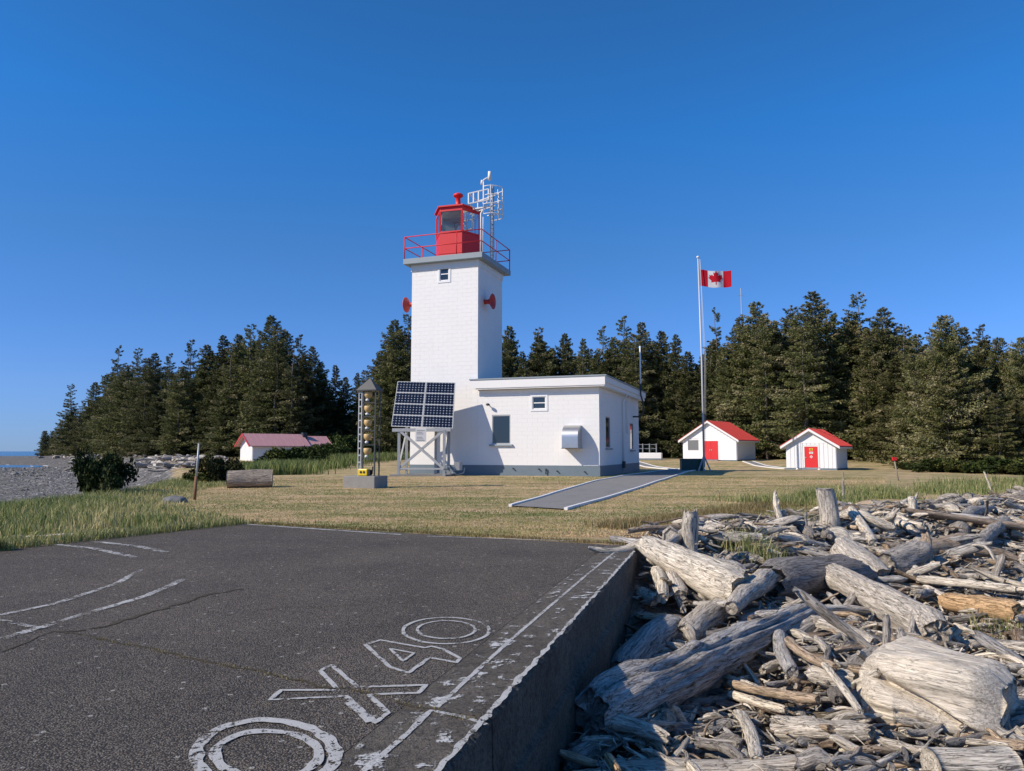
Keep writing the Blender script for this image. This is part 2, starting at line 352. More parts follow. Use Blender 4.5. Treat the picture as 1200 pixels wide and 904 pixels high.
# edge beam, in two lengths with a joint, its edge slightly chipped
def edge_beam(t0, t1, nm):
    mb = MB(); n = int((t1 - t0) / .05); rows = []
    for i in range(n + 1):
        t = t0 + (t1 - t0) * i / n; p = E0 + ed * t; ch = .012 + .02 * abs(mn.noise(Vector((t * 3, 0, 1)))) + .035 * max(0, mn.noise(Vector((t * 9, 2, 1)))) ** 1
        out = .012 * mn.noise(Vector((t * 2, 5, 0)))
        cr = [(BW - .006, -1.7), (BW - .006, .001), (.25, .003), (ch + .012, .003), (out, -ch), (out - .01 + .01 * mn.noise(Vector((t * 4, 9, 0))), -.45), (-.055 + out, -.475), (-.05 + .012 * mn.noise(Vector((t * 4, 3, 0))), -1.0), (-.06, -1.7)]
        rows.append([(p.x + en.x * a, p.y + en.y * a, z) for a, z in cr])
    k = len(rows[0]); vs = [v for r in rows for v in r]
    fs = [(i * k + j, (i + 1) * k + j, (i + 1) * k + j + 1, i * k + j + 1) for i in range(n) for j in range(k - 1)]
    fs += [tuple(range(k)), tuple(reversed(range(n * k, n * k + k)))]
    mb.add(vs, fs); return mb.build(nm, edge_mat, pad)
Lall = (E1 - E0).length
edge_beam(0, tj - .012, 'edge_beam'); edge_beam(tj + .012, Lall, 'edge_beam')

m = NT('worn_white_paint'); pos = m.coord('Position'); n1 = m.noise(18, 6, .75, pos); n2 = m.noise(90, 3, .8, pos); n3 = m.noise(2.5, 3, .6, pos)
mask = m.mr(m.math('ADD', m.math('ADD', m.math('MULTIPLY', n1, .55), m.math('MULTIPLY', n2, .3)), m.math('MULTIPLY', n3, .3)), .522, .552)
m.fin(m.mix(m.mr(n1, .4, .7), (.50, .50, .48), (.36, .36, .34)), .85, 0, .3); tr = m.n('ShaderNodeBsdfTransparent'); mx = m.n('ShaderNodeMixShader'); m.set(mx.inputs[0], mask); m.set(mx.inputs[1], tr.outputs[0]); m.set(mx.inputs[2], m.b.outputs[0]); m.set(m.out.inputs[0], mx.outputs[0])
worn = m.m
worn2 = worn.copy(); worn2.name = 'faded_white_paint'
for n_ in worn2.node_tree.nodes:
    if n_.type == 'MAP_RANGE' and abs(n_.inputs[1].default_value - .522) < .002: n_.inputs[1].default_value = .545; n_.inputs[2].default_value = .60
def make_patch():
    m = NT('flaking_white_paint'); pos = m.coord('Position'); n1 = m.noise(5, 6, .72, pos, .4); n2 = m.noise(70, 3, .8, pos)
    mask = m.mr(m.math('ADD', m.math('MULTIPLY', n1, .8), m.math('MULTIPLY', n2, .2)), .56, .60)
    m.fin((.5, .5, .48), .85, 0, .3); tr = m.n('ShaderNodeBsdfTransparent'); mx = m.n('ShaderNodeMixShader'); m.set(mx.inputs[0], mask); m.set(mx.inputs[1], tr.outputs[0]); m.set(mx.inputs[2], m.b.outputs[0]); m.set(m.out.inputs[0], mx.outputs[0]); return m.m
patchy = make_patch()
def ribbon(mb, pts, wd, z=.007, closed=False, jag=.25, seed=0):
    """pts world (x,y); width wd metres, edges ragged"""
    P = [Vector(p) for p in pts]
    if closed: P = P + [P[0]]
    S = []; T = []
    for a, b in zip(P[:-1], P[1:]):
        n = max(1, int((b - a).length / .03))
        for i in range(n): S.append(a.lerp(b, i / n))
    if not closed: S.append(P[-1])
    n = len(S); vs = []
    for i, p in enumerate(S):
        a = S[(i - 1) % n] if closed else S[max(i - 1, 0)]; b = S[(i + 1) % n] if closed else S[min(i + 1, n - 1)]
        t = (b - a); t = t.normalized() if t.length > 1e-6 else Vector((1, 0)); q = Vector((-t.y, t.x))
        w1 = wd / 2 * (1 + jag * 2 * mn.noise(Vector((p.x * 9, p.y * 9, seed)))); w2 = wd / 2 * (1 + jag * 2 * mn.noise(Vector((p.x * 9, p.y * 9, seed + 7))))
        vs += [(p.x + q.x * w1, p.y + q.y * w1, z), (p.x - q.x * w2, p.y - q.y * w2, z)]
    fs = [(2 * i, 2 * i + 1, 2 * ((i + 1) % n) + 1, 2 * ((i + 1) % n)) for i in range(n if closed else n - 1)]
    mb.add(vs, fs)
def pp(px, py): v = atZ(px, py, 0); return (v.x, v.y)
def ell(cx, cy, rx, ry, n=48): return [pp(cx + rx * math.cos(2 * math.pi * k / n), cy + ry * math.sin(2 * math.pi * k / n)) for k in range(n)]
def z2(pts): return [pp(200 + x / 2.9725, 600 + y / 2.9725) for x, y in pts]
def z3(pts): return [pp(400 + x / 2.9725, 600 + y / 2.9725) for x, y in pts]
def z1(pts): return [pp(x / 2.9725, 600 + y / 2.9725) for x, y in pts]
def marking(strokes, label=None, mat=None):
    mb = MB()
    for i, (pts, wd, cl) in enumerate(strokes): ribbon(mb, pts, wd, .007 + .0012 * i, cl, seed=i)
    o = mb.build('pad_marking', mat or worn, pad)
    if label: o['label'] = label
    return o
marking([(ell(311, 886, 82, 41), .072, True), (ell(313, 886, 61, 28), .060, True)], 'worn white outlined letter O')
marking([(z2([(520, 556), (560, 536), (652, 614), (890, 606), (862, 634), (690, 640), (756, 704), (712, 738), (610, 645), (345, 658), (385, 624), (585, 624)]), .036, True), (z2([(620, 665), (700, 735)]), .06, False)], 'worn white outlined letter X')
marking([(z3([(84, 465), (135, 449), (290, 476), (315, 471), (355, 481), (413, 513), (402, 528), (308, 510), (235, 564), (168, 543)]), .034, True), (z3([(170, 480), (253, 495), (215, 523)]), .026, True)], 'worn white outlined digit 4')
marking([(ell(523, 740, 50.5, 15.5), .034, True), (ell(523, 739, 34, 10.5), .030, True)], 'worn white outlined digit 0')
marking([(z3([(970, 127), (850, 225), (600, 440), (440, 585), (332, 685)]), .034, False), (z3([(505, 745), (420, 716), (312, 697), (230, 775), (75, 910), (-200, 1150)]), .036, False)], 'worn white border line beside the pad edge')
marking([(z1([(0, 445), (130, 408), (300, 355), (500, 298), (600, 255), (635, 237)]), .09, False), (z1([(0, 362), (180, 325), (285, 292), (410, 250), (490, 203)]), .08, False), (z1([(200, 115), (330, 130), (470, 160)]), .12, False), (z1([(330, 105), (480, 122), (575, 142)]), .12, False), (z1([(0, 380), (140, 410)]), .06, False)], 'faded white arcs of the landing circle', worn2)
marking([([pp(290, 615), pp(470, 627)], .09, False), ([pp(500, 629), pp(745, 637)], .06, False)], 'faded white line along the far pad edge')
mb = MB(); pts = [E0 + ed * t + en * .035 for t in np.arange(5.0, Lall - .02, .3)]; ribbon(mb, pts, .034, .012, False, .8)
o = mb.build('pad_marking', worn, pad)
# flaking paint along the edge beam
mb = MB(); a = E0 + ed * 4.0; b = E1 - ed * .1
for (i0, i1, z) in ((.05, .3, .0095), (.3, .57, .0095)):
    mb.add([(*(a + en * i0), z), (*(b + en * i0), z), (*(b + en * i1), z), (*(a + en * i1), z)], [(0, 1, 2, 3)])
mb.build('flaking_paint', patchy, pad)
# crack with dry moss and grass
m = NT('crack'); crack_mat = m.fin(m.mix(m.noise(20, 4, .6, m.coord('Position')), (.012, .011, .010), (.10, .08, .035)), .95)
crack = []
for pts in ([(0, 765), (60, 741), (85, 743), (114, 748), (160, 757), (200, 766), (245, 776), (300, 787), (382, 805), (442, 815), (500, 833), (572, 846)], [(60, 741), (85, 741), (120, 735), (165, 722), (240, 698), (290, 690)], [(250, 724), (330, 712), (390, 712), (470, 706), (560, 704)], [(150, 690), (60, 664)], [(385, 690), (440, 668), (500, 655)]):
    P_ = [Vector(pp(*p)) for p in pts]; S = []
    for a, b in zip(P_[:-1], P_[1:]):
        n = max(2, int((b - a).length / .04))
        for i in range(n):
            q = a.lerp(b, i / n); S.append(q + Vector((mn.noise(Vector((q.x * 5, q.y * 5, 0))), mn.noise(Vector((q.x * 5, q.y * 5, 5))))) * .05)
    crack.append(S)
mb = MB()
for i, S in enumerate(crack): ribbon(mb, S, (.020, .045, .008, .008, .008)[i], .0045 + .001 * i, False, 1.0, 3)
mb.build('crack', crack_mat, pad)

# ---------------- grass ----------------
def grass_mat(name, a, b, c_):
    m = NT(name); at = m.n('ShaderNodeAttribute', attribute_name='tone'); col = m.ramp(at.outputs['Fac'], [(0, a), (.5, b), (1, c_)]); m.fin(col, .75, 0, .2)
    m.b.inputs['Transmission Weight'].default_value = 0
    tl = m.n('ShaderNodeBsdfTranslucent'); m.set(tl.inputs[0], col); mx = m.n('ShaderNodeMixShader'); mx.inputs[0].default_value = .3; m.set(mx.inputs[1], m.b.outputs[0]); m.set(mx.inputs[2], tl.outputs[0]); m.set(m.out.inputs[0], mx.outputs[0]); return m.m
def blades(name, X, Y, Hh, W, mat, label, tone=None, bend=.5, zoff=None, parent=None):
    n = len(X); P = np.stack([X, Y], 1); z = height(P) if zoff is None else zoff
    an = np.random.rand(n) * 6.283; ba = np.random.rand(n) * 6.283; bl = bend * Hh * np.random.rand(n)
    wx, wy = np.cos(an) * W / 2, np.sin(an) * W / 2; dx, dy = np.cos(ba) * bl, np.sin(ba) * bl
    if tone is None: tone = np.random.rand(n)
    v = np.zeros((n, 5, 3)); v[:, 0] = np.stack([X - wx, Y - wy, z - .02], 1); v[:, 1] = np.stack([X + wx, Y + wy, z - .02], 1)
    v[:, 2] = np.stack([X + wx * .7 + dx * .35, Y + wy * .7 + dy * .35, z + Hh * .6], 1); v[:, 3] = np.stack([X - wx * .7 + dx * .35, Y - wy * .7 + dy * .35, z + Hh * .6], 1)
    v[:, 4] = np.stack([X + dx, Y + dy, z + Hh * (1 - .3 * bend * np.random.rand(n))], 1)
    b = np.arange(n)[:, None] * 5; f = np.concatenate([b + [0, 1, 2], b + [0, 2, 3], b + [3, 2, 4]], 0)
    o = link(name, np_mesh(name, v.reshape(-1, 3), f, mat, False, {'tone': np.repeat(tone, 5)}), parent); tag(o, label, 'grass' if not parent else None, None, 'stuff'); return o
g_tall = grass_mat('tall_grass', (.09, .15, .04), (.26, .29, .10), (.58, .50, .27))
g_dry = grass_mat('dry_grass', (.10, .10, .03), (.26, .20, .09), (.42, .32, .18))
g_dark = grass_mat('dark_green_grass', (.07, .12, .03), (.17, .22, .07), (.36, .36, .15))
# tall beach grass left
n = 70000; X = np.random.uniform(-22, -2, n * 2); Y = np.random.uniform(11, 38, n * 2); PP = np.stack([X, Y], 1)
b = sdist(PP, BANK)
edge = np.interp(Y, [11, 12.2, 16.6, 19, 24, 30, 40], [-8.2, -8.0, -5.7, -7.6, -10.6, -12.4, -14.0])
dn = vnoise(X, Y, 1.2, 5) * .5 + vnoise(X, Y, 3.5, 6) * .5
k = (X < edge + .8 * vnoise(X, Y, 1, 7)) & (b > -3.2) & ~in_poly(PP, [tuple(cen + (np.array(p) - cen) * 1.01) for p in PAD]) & (np.random.rand(len(X)) < .62 + .5 * dn)
X, Y, dn = X[k], Y[k], dn[k]; de = edge[k] - X
hh = (.11 + .19 * ss(.2, 3.4, de + dn)) * np.random.uniform(.5, 1.3, len(X))
blades('beach_grass', X, Y, hh, .014 + .012 * np.random.rand(len(X)), g_tall, 'tall green and straw beach grass between the pad and the pebble beach', np.clip(.70 - .35 * dn - .06 * de + .33 * np.random.randn(len(X)), 0, 1), .8)
# strip of tall grass before the white shed
def strip(line, n, wdt, h0, h1):
    L = np.array(line, float); seg = np.random.randint(0, len(L) - 1, n); t = np.random.rand(n); p = L[seg] + (L[seg + 1] - L[seg]) * t[:, None]
    d = (L[seg + 1] - L[seg]); d /= np.linalg.norm(d, axis=1)[:, None]; s = np.random.randn(n) * wdt
    return p[:, 0] - d[:, 1] * s, p[:, 1] + d[:, 0] * s, np.random.uniform(h0, h1, n)
X, Y, hh = strip([(-14.8, 47), (-17.6, 55), (-17.5, 64), (-16.5, 72), (-14, 80), (-8, 86)], 15000, 1.2, .3, 1.05)
blades('meadow_grass', X, Y, hh, .06, g_dark, 'tall bright green grass at the lawn edge before the low white shed', None, .5)
X, Y, hh = strip([(7.6, 22.5), (9.8, 23.8), (12, 25.4), (15, 28.0), (20, 32), (27, 38.5)], 40000, .9, .12, .6)
vn = vnoise(X, Y, .9, 31) + .6 * vnoise(X, Y, 2.8, 32); k = np.random.rand(len(X)) < .35 + .7 * vn; X, Y, hh = X[k], Y[k], (hh * (.6 + .5 * np.clip(vn, 0, 1)))[k]
blades('beach_grass', X, Y, hh, .02, g_tall, 'green grass clumps where the lawn meets the driftwood pile', np.clip(.45 + .33 * np.random.randn(len(X)), 0, 1), .8)
X, Y, hh = strip([(-9.6, 9.8), (-8.42, 12.1), (-8.42, 12.2), (-6.0, 16.66)], 6500, .10, .05, .26)
blades('edge_grass', X, Y, hh, .012, g_tall, 'straw and green grass fringe along the left pad edge', None, .9)
X, Y, hh = strip([(-5.85, 16.75), (2.0, 12.98)], 4200, .07, .015, .07)
blades('edge_grass', X, Y, hh, .01, g_dry, 'short dry grass fringe along the far pad edge', None, .9)
X, Y, hh = strip([(2.0, 15.4), (5, 18.5), (7.8, 22.0)], 7000, .4, .06, .22)
blades('dry_grass', X, Y, hh, .012, g_dry, 'dry straw grass along the edge of the driftwood pile', None, .7)
# lawn blades
n = 150000; r_ = 14 + 30 * np.random.rand(n) ** 1.5; a_ = np.random.uniform(-.66, .5, n); X, Y = r_ * a_, r_; PP = np.stack([X, Y], 1)
k = (drift_d(PP) < .1) & (sdist(PP, BANK) > 1) & ~in_poly(PP, PAD)
X, Y = X[k], Y[k]; tn = np.clip(.50 + .45 * vnoise(X * .35, Y, 1.1, 11) + .55 * vnoise(X * .5, Y, 4.5, 12) + .17 * np.random.randn(len(X)), 0, 1)
# path mask comes from its outline
PATH_L = [atZ(598, 593, .03), atZ(650, 577, .06), atZ(700, 563.5, .1), atZ(745, 556, .1), atZ(775, 551.5, .12), atZ(800, 549, .14)]
PATH_R = [atZ(663, 597, .03), atZ(716, 580.5, .06), atZ(762, 567, .1), atZ(795, 557, .1), atZ(806, 553, .12), atZ(826, 549.6, .14)]
PATH_POLY = [(p.x, p.y) for p in PATH_L] + [(p.x, p.y) for p in reversed(PATH_R)]
k = ~in_poly(np.stack([X, Y], 1), PATH_POLY); X, Y, tn = X[k], Y[k], tn[k]
blades('lawn_grass', X, Y, np.random.uniform(.012, .042, len(X)), .010 + .0005 * Y, grass_mat('lawn_blades', (.13, .18, .045), (.46, .37, .16), (.80, .56, .36)), 'short dry mown grass of the lawn with green patches', tn, .9)
# dry tufts growing in the pad crack
cx_, cy_ = [], []
for S in crack[:1]:
    for q in S[20:]:
        if random.random() < .55:
            for _ in range(random.randint(2, 7)): cx_.append(q.x + random.gauss(0, .014)); cy_.append(q.y + random.gauss(0, .014))
cx_, cy_ = np.array(cx_), np.array(cy_)
blades('crack_grass', cx_, cy_, np.random.uniform(.006, .022, len(cx_)), .006, grass_mat('crack_grass', (.14, .10, .03), (.3, .23, .08), (.42, .36, .18)), 'dry yellow grass in the pad crack', None, .9, np.full(len(cx_), .003), pad)

# ---------------- path ----------------
m = NT('path_asphalt'); pos = m.coord('Position'); n2 = m.noise(40, 4, .8, pos); n1 = m.noise(1.2, 4, .6, pos)
c = m.mix(m.mr(n2, .3, .7), (.15, .143, .135), (.32, .305, .28)); c = m.mix(m.mr(n1, .5, .8, 0, .4), c, (.06, .06, .06)); m.bump(n2, .6, .02); path_mat = m.fin(c, .9)
def path_mesh(name, Lf, Rt, label):
    pr = empty(name, (0, 0, 0)); pr['kind'] = 'structure'; pr['label'] = label
    def dens(L):
        o = []
        for a, b in zip(L[:-1], L[1:]):
            for i in range(8): o.append(a.lerp(b, i / 8))
        return o + [L[-1]]
    Lf, Rt = dens(Lf), dens(Rt); n = len(Lf); mb = MB()
    def zz(p): return hgt(p.x, p.y)
    vs = []
    for a, b in zip(Lf, Rt): vs += [(a.x, a.y, zz(a) + .035), (b.x, b.y, zz(b) + .035)]
    mb.add(vs, [(2 * i, 2 * i + 1, 2 * i + 3, 2 * i + 2) for i in range(n - 1)]); mb.build('path_surface', path_mat, pr)
    for L in (Lf, Rt):
        mb = MB()
        for a, b in zip(L[:-1], L[1:]): mb.beam((a.x, a.y, zz(a) + .03), (b.x, b.y, zz(b) + .03), .10, .09)
        mb.build('kerb', M['white'], pr)
path_mesh('path', PATH_L, PATH_R, 'grey asphalt path with white edging running to the flagpole')
p1 = [Vector((13.6, 60, 0)), Vector((11.8, 66, 0)), Vector((11.5, 74, 0))]; p2 = [Vector((14.4, 60, 0)), Vector((12.9, 66, 0)), Vector((12.6, 74, 0))]
path_mesh('path', p1, p2, 'narrow path with white edging running behind the lighthouse')
p1 = [Vector((23.0, 74.1, 0)), Vector((22.2, 68, 0)), Vector((22.9, 62.6, 0))]; p2 = [Vector((24, 74.1, 0)), Vector((23.2, 68, 0)), Vector((23.8, 62.6, 0))]
path_mesh('path', p1, p2, 'narrow pale path between the two red roofed sheds')
# ---------------- lighthouse ----------------
def fmat0(nm, col, k):
    m = NT(nm); m.fin(col, .8, 0, .2); tl = m.n('ShaderNodeBsdfTranslucent', Color=(*col, 1)); mx = m.n('ShaderNodeMixShader'); mx.inputs[0].default_value = k; m.set(mx.inputs[1], m.b.outputs[0]); m.set(mx.inputs[2], tl.outputs[0]); m.set(m.out.inputs[0], mx.outputs[0]); return m.m
A = R(19.6); O = atY(703, 558.5, 44)
gz0 = O.z
def loc2w(x, y, z=0): return Vector((O.x + x * math.cos(A) + y * math.sin(A), O.y - x * math.sin(A) + y * math.cos(A), gz0 + z))
LH = empty('lighthouse', (O.x, O.y, gz0), -A, 'tall square white lighthouse tower with red lantern and attached white block building', 'lighthouse')
W = M['white']
def wall_cells(mb, x0, x1, z0, z1, ops, put):
    """put(mb, x0,x1,z0,z1) for each grid cell outside the openings"""
    xs = sorted({x0, x1, *[v for o in ops for v in o[:2]]}); zs = sorted({z0, z1, *[v for o in ops for v in o[2:]]})
    for a, b in zip(xs[:-1], xs[1:]):
        for c, d in zip(zs[:-1], zs[1:]):
            if not any(o[0] <= (a + b) / 2 <= o[1] and o[2] <= (c + d) / 2 <= o[3] for o in ops): put(mb, a, b, c, d)
TX0, TX1, TD, TH_ = -12.54, -7.81, 4.4, 13.75
BL, BDp, BH = -7.81, 13.4, 5.3
win_front = [(-6.83, -5.62, 1.93, 3.72)]; win_small = [(-4.17, -3.32, 4.05, 4.82)]; win_t = [(-10.52, -9.87, 12.55, 13.45)]
win_side = [(1.75, 3.05, 1.7, 3.62), (9.8, 11.1, 1.6, 3.5)]
# core walls
mb = MB(); wall_cells(mb, BL, -.03, 0, BH, win_front + win_small, lambda m_, a, b, c, d: m_.box(a, b, .03, .28, c, d))
mb.build('front_wall', W, LH); mb = MB(); mb.box(BL, -.28, BDp - .25, BDp, 0, BH); mb.build('rear_wall', W, LH)
mb = MB(); wall_cells(mb, .031, BDp, 0, BH, win_side, lambda m_, a, b, c, d: m_.box(-.28, -.03, a, b, c, d)); mb.build('side_wall', W, LH)
mb = MB(); wall_cells(mb, TX0 + .03, TX1 - .03, -.3, TH_, win_t, lambda m_, a, b, c, d: m_.box(a, b, .03, .3, c, d))
mb.box(TX0 + .03, TX0 + .3, .301, TD, -.3, TH_); mb.box(TX1 - .3, TX1 - .03, .301, TD, 0, TH_); mb.box(TX0 + .301, TX1 - .301, TD - .27, TD, 0, TH_)
mb.build('tower', W, LH)
# concrete blocks: each one a shallow proud box on the core
def sub_rect(r, o):
    x0, x1, z0, z1 = r
    if x1 <= o[0] or x0 >= o[1] or z1 <= o[2] or z0 >= o[3]: return [r]
    out = []
    if x0 < o[0]: out.append((x0, o[0], z0, z1))
    if x1 > o[1]: out.append((o[1], x1, z0, z1))
    cx0, cx1 = max(x0, o[0]), min(x1, o[1])
    if z1 > o[3]: out.append((cx0, cx1, o[3], z1))
    if z0 < o[2]: out.append((cx0, cx1, z0, o[2]))
    return out
def blocks(x0, x1, z0, z1, ops, bw, bh):
    rows = int(round((z1 - z0) / bh)); out = []
    for r in range(rows):
        za, zb_ = z0 + (z1 - z0) * r / rows, z0 + (z1 - z0) * (r + 1) / rows; x = x0 - (bw / 2 if r % 2 else 0)
        while x < x1 - .01:
            a, b = max(x, x0), min(x + bw, x1); x += bw
            rs = [(a, b, za, zb_)]
            for o_ in ops: rs = [q for t in rs for q in sub_rect(t, o_)]
            out += [q for q in rs if q[1] - q[0] > .06 and q[3] - q[2] > .04]
    return out
cache = {}
def block_mesh(w_, h_, tk=.03):
    key = (round(w_, 3), round(h_, 3))
    if key not in cache:
        b_, g = .0024, .0011; mb = MB(); vs = []
        x1, z1 = w_ / 2 - g, h_ / 2 - g
        for (x, z, y) in [(-x1, -z1, 0), (x1, -z1, 0), (x1, z1, 0), (-x1, z1, 0)]: vs.append((x, y, z))
        for (x, z) in [(-x1, -z1), (x1, -z1), (x1, z1), (-x1, z1)]: vs.append((x, -tk + b_, z))
        for (x, z) in [(-x1 + b_, -z1 + b_), (x1 - b_, -z1 + b_), (x1 - b_, z1 - b_), (-x1 + b_, z1 - b_)]: vs.append((x, -tk, z))
        fs = [(i, (i + 1) % 4, 4 + (i + 1) % 4, 4 + i) for i in range(4)] + [(4 + i, 4 + (i + 1) % 4, 8 + (i + 1) % 4, 8 + i) for i in range(4)] + [(8, 9, 10, 11)]
        mb.add(vs, fs); cache[key] = mb.mesh('block', W)
    return cache[key]
bandz = .62
for (a, b, c, d) in blocks(BL, -.002, bandz, BH, win_front + win_small, .66, .26):
    link('block', block_mesh(b - a, d - c), LH, ((a + b) / 2, .03 + random.uniform(-.0008, .0010), (c + d) / 2), (random.gauss(0, .0009), 0, random.gauss(0, .0006)))
def joined_blocks(lst, place, parent, name):
    mb = MB()
    for (a, b, c, d) in lst:
        g, b_ = .0011, .0024; a += g; b -= g; c += g; d -= g; j = random.uniform(-.0008, .001); y = -.03 + j
        vs = [(a, 0, c), (b, 0, c), (b, 0, d), (a, 0, d), (a, y + b_, c), (b, y + b_, c), (b, y + b_, d), (a, y + b_, d), (a + b_, y, c + b_), (b - b_, y, c + b_), (b - b_, y, d - b_), (a + b_, y, d - b_)]
        fs = [(i, (i + 1) % 4, 4 + (i + 1) % 4, 4 + i) for i in range(4)] + [(4 + i, 4 + (i + 1) % 4, 8 + (i + 1) % 4, 8 + i) for i in range(4)] + [(8, 9, 10, 11)]
        mb.add([place(Vector(v)) for v in vs], fs)
    o = mb.build(name, W, parent); o['kind'] = 'stuff'; return o
joined_blocks(blocks(TX0, TX1 - .002, bandz, TH_, win_t, .66, .26), lambda v: Vector((v.x, v.y + .03, v.z)), LH, 'tower_blocks')
joined_blocks(blocks(.002, BDp, bandz, BH, win_side, .66, .26), lambda v: Vector((-.03 - v.y, v.x, v.z)), LH, 'side_wall_blocks')
joined_blocks(blocks(.002, TD, BH + .5, TH_, [], .66, .26), lambda v: Vector((TX1 - .03 - v.y, v.x, v.z)), LH, 'tower_side_blocks')
# blue grey plinth band
mb = MB(); mb.box(TX0 - .02, .02, -.02, .03, -.5, bandz - .004); mb.box(-.03, .021, .031, BDp, -.5, bandz - .004); mb.box(TX0 - .02, TX0 + .03, .031, TD, -.5, bandz - .004); mb.build('base_band', M['band'], LH)
mb = MB()
for x in (-3.75, -3.3, -5.4, -2.6, -.9): mb.tube([(x, -.02, .34 + .1 * math.sin(x)), (x, -.16, .34 + .1 * math.sin(x))], .04, 8)
mb.tube([(-3.3, -.1, .1), (-3.3, -.12, .45)], .035, 8); mb.build('pipe_stub', M['dark'], LH)
# roof of the low building (fascia in two steps)
mb = MB(); mb.box(BL + .02, .42, -.42, BDp + .4, BH + .02, BH + .26); mb.box(BL - .35, .47, -.47, -.421, BH + .10, BH + .62); mb.build('eave', W, LH)
mb = MB(); mb.box(BL + .01, .50, -.42, BDp + .43, BH + .262, BH + .62); mb.build('fascia', W, LH)
mb = MB(); mb.box(BL - .38, .56, -.52, BDp + .48, BH + .622, BH + .70); mb.build('roof_edge_flashing', M['deck'], LH)
# windows
def window(par, name, M4, w_, h_, bars=(), sill=True, dark=None):
    """M4: local transform, window centre in xz plane at wall face, y into the wall"""
    def T(mb): mb.v = [tuple(M4 @ Vector(v)) for v in mb.v]; return mb
    fw = .06; mb = MB(); y0, y1 = .02, .10
    mb.box(-w_ / 2, -w_ / 2 + fw, y0, y1, -h_ / 2, h_ / 2); mb.box(w_ / 2 - fw, w_ / 2, y0, y1, -h_ / 2, h_ / 2)
    mb.box(-w_ / 2 + fw, w_ / 2 - fw, y0, y1, h_ / 2 - fw, h_ / 2); mb.box(-w_ / 2 + fw, w_ / 2 - fw, y0, y1, -h_ / 2, -h_ / 2 + fw)
    for z in bars: mb.box(-w_ / 2 + fw, w_ / 2 - fw, y0 + .01, y1, z - .03, z + .03)
    f = T(mb).build(name, M['greymetal'] if dark else W, par)
    zs = [-h_ / 2 + fw] + [z for z in bars] + [h_ / 2 - fw]
    for a, b in zip(zs[:-1], zs[1:]):
        mb = MB(); mb.box(-w_ / 2 + fw, w_ / 2 - fw, y1 - .04, y1 - .025, a + (.03 if a in bars else 0), b - (.03 if b in bars else 0)); T(mb).build('pane', M['glass'], f)
    if sill: mb = MB(); mb.box(-w_ / 2 - .16, w_ / 2 + .16, -.14, .02, -h_ / 2 - .13, -h_ / 2 - .03); T(mb).build('sill', M['deck'], f)
    mb = MB(); mb.box(-w_ / 2 - .1, w_ / 2 + .1, .2, .26, -h_ / 2 - .1, h_ / 2 + .1); T(mb).build('dark_interior_sheet', M['dark'], f)  # dark sheet behind the panes stands in for the unlit interior
    return f
def FM(x, y, z): return Matrix.Translation((x, y, z))
def SM(x, y, z): return Matrix.Translation((x, y, z)) @ Matrix.Rotation(R(90), 4, 'Z')
for o_ in win_front: window(LH, 'window', FM((o_[0] + o_[1]) / 2, 0, (o_[2] + o_[3]) / 2), o_[1] - o_[0], o_[3] - o_[2], (), True, 1)['label'] = 'large dark window with grey sill on the front wall'
for o_ in win_small: window(LH, 'window', FM((o_[0] + o_[1]) / 2, 0, (o_[2] + o_[3]) / 2), o_[1] - o_[0], o_[3] - o_[2], (0,), False)['label'] = 'small two-pane window under the eave'
for o_ in win_t: window(LH, 'window', FM((o_[0] + o_[1]) / 2, 0, (o_[2] + o_[3]) / 2), o_[1] - o_[0], o_[3] - o_[2], (0,), False)['label'] = 'small two-pane window near the top of the tower'
for o_ in win_side: window(LH, 'window', SM(0, (o_[0] + o_[1]) / 2, (o_[2] + o_[3]) / 2), o_[1] - o_[0], o_[3] - o_[2], (), True, 1)
for o_ in win_t + win_small:   # painted surrounds
    mb = MB(); a, b, c, d = o_; t = .13
    mb.box(a - t, a, -.035, 0, c - t, d + t); mb.box(b, b + t, -.035, 0, c - t, d + t); mb.box(a, b, -.035, 0, d, d + t); mb.box(a, b, -.035, 0, c - t, c); mb.build('window_surround', M['shingle_white'], LH)
# hood: curved stainless vent
mb = MB(); xa, xb, zb0, zt = -2.05, -1.08, 1.68, 3.02; n = 12; pr = []; D = .95; rr = .72
for i in range(n + 1):
    t = math.pi / 2 * i / n; pr.append((-.02 - (D - rr) - rr * math.sin(t), zt - rr + rr * math.cos(t)))
pr = [(-.02, zt)] + pr + [(-.02 - D, zb0)]
vs = [(x, y, z) for y, z in pr for x in (xa, xb)]; mb.add(vs, [(2 * i, 2 * i + 2, 2 * i + 3, 2 * i + 1) for i in range(len(pr) - 1)], True)
for x in (xa, xb):
    k = len(mb.v); mb.v += [(x, y, z) for y, z in pr] + [(x, -.02, zb0)]; mb.f.append(tuple(range(k, k + len(pr) + 1)) if x == xb else tuple(reversed(range(k, k + len(pr) + 1)))); mb.sm.append(False)
o = mb.build('vent_hood', M['steel'], LH); 
mb = MB(); mb.box(xa - .06, xb + .06, -.05, -.004, zb0 - .06, zb0 + .02); mb.box(xa - .03, xa, -.98, -.05, zb0 - .05, zb0 - .001); mb.box(xb, xb + .03, -.98, -.05, zb0 - .05, zb0 - .001); mb.build('hood_flange', M['steel'], LH)
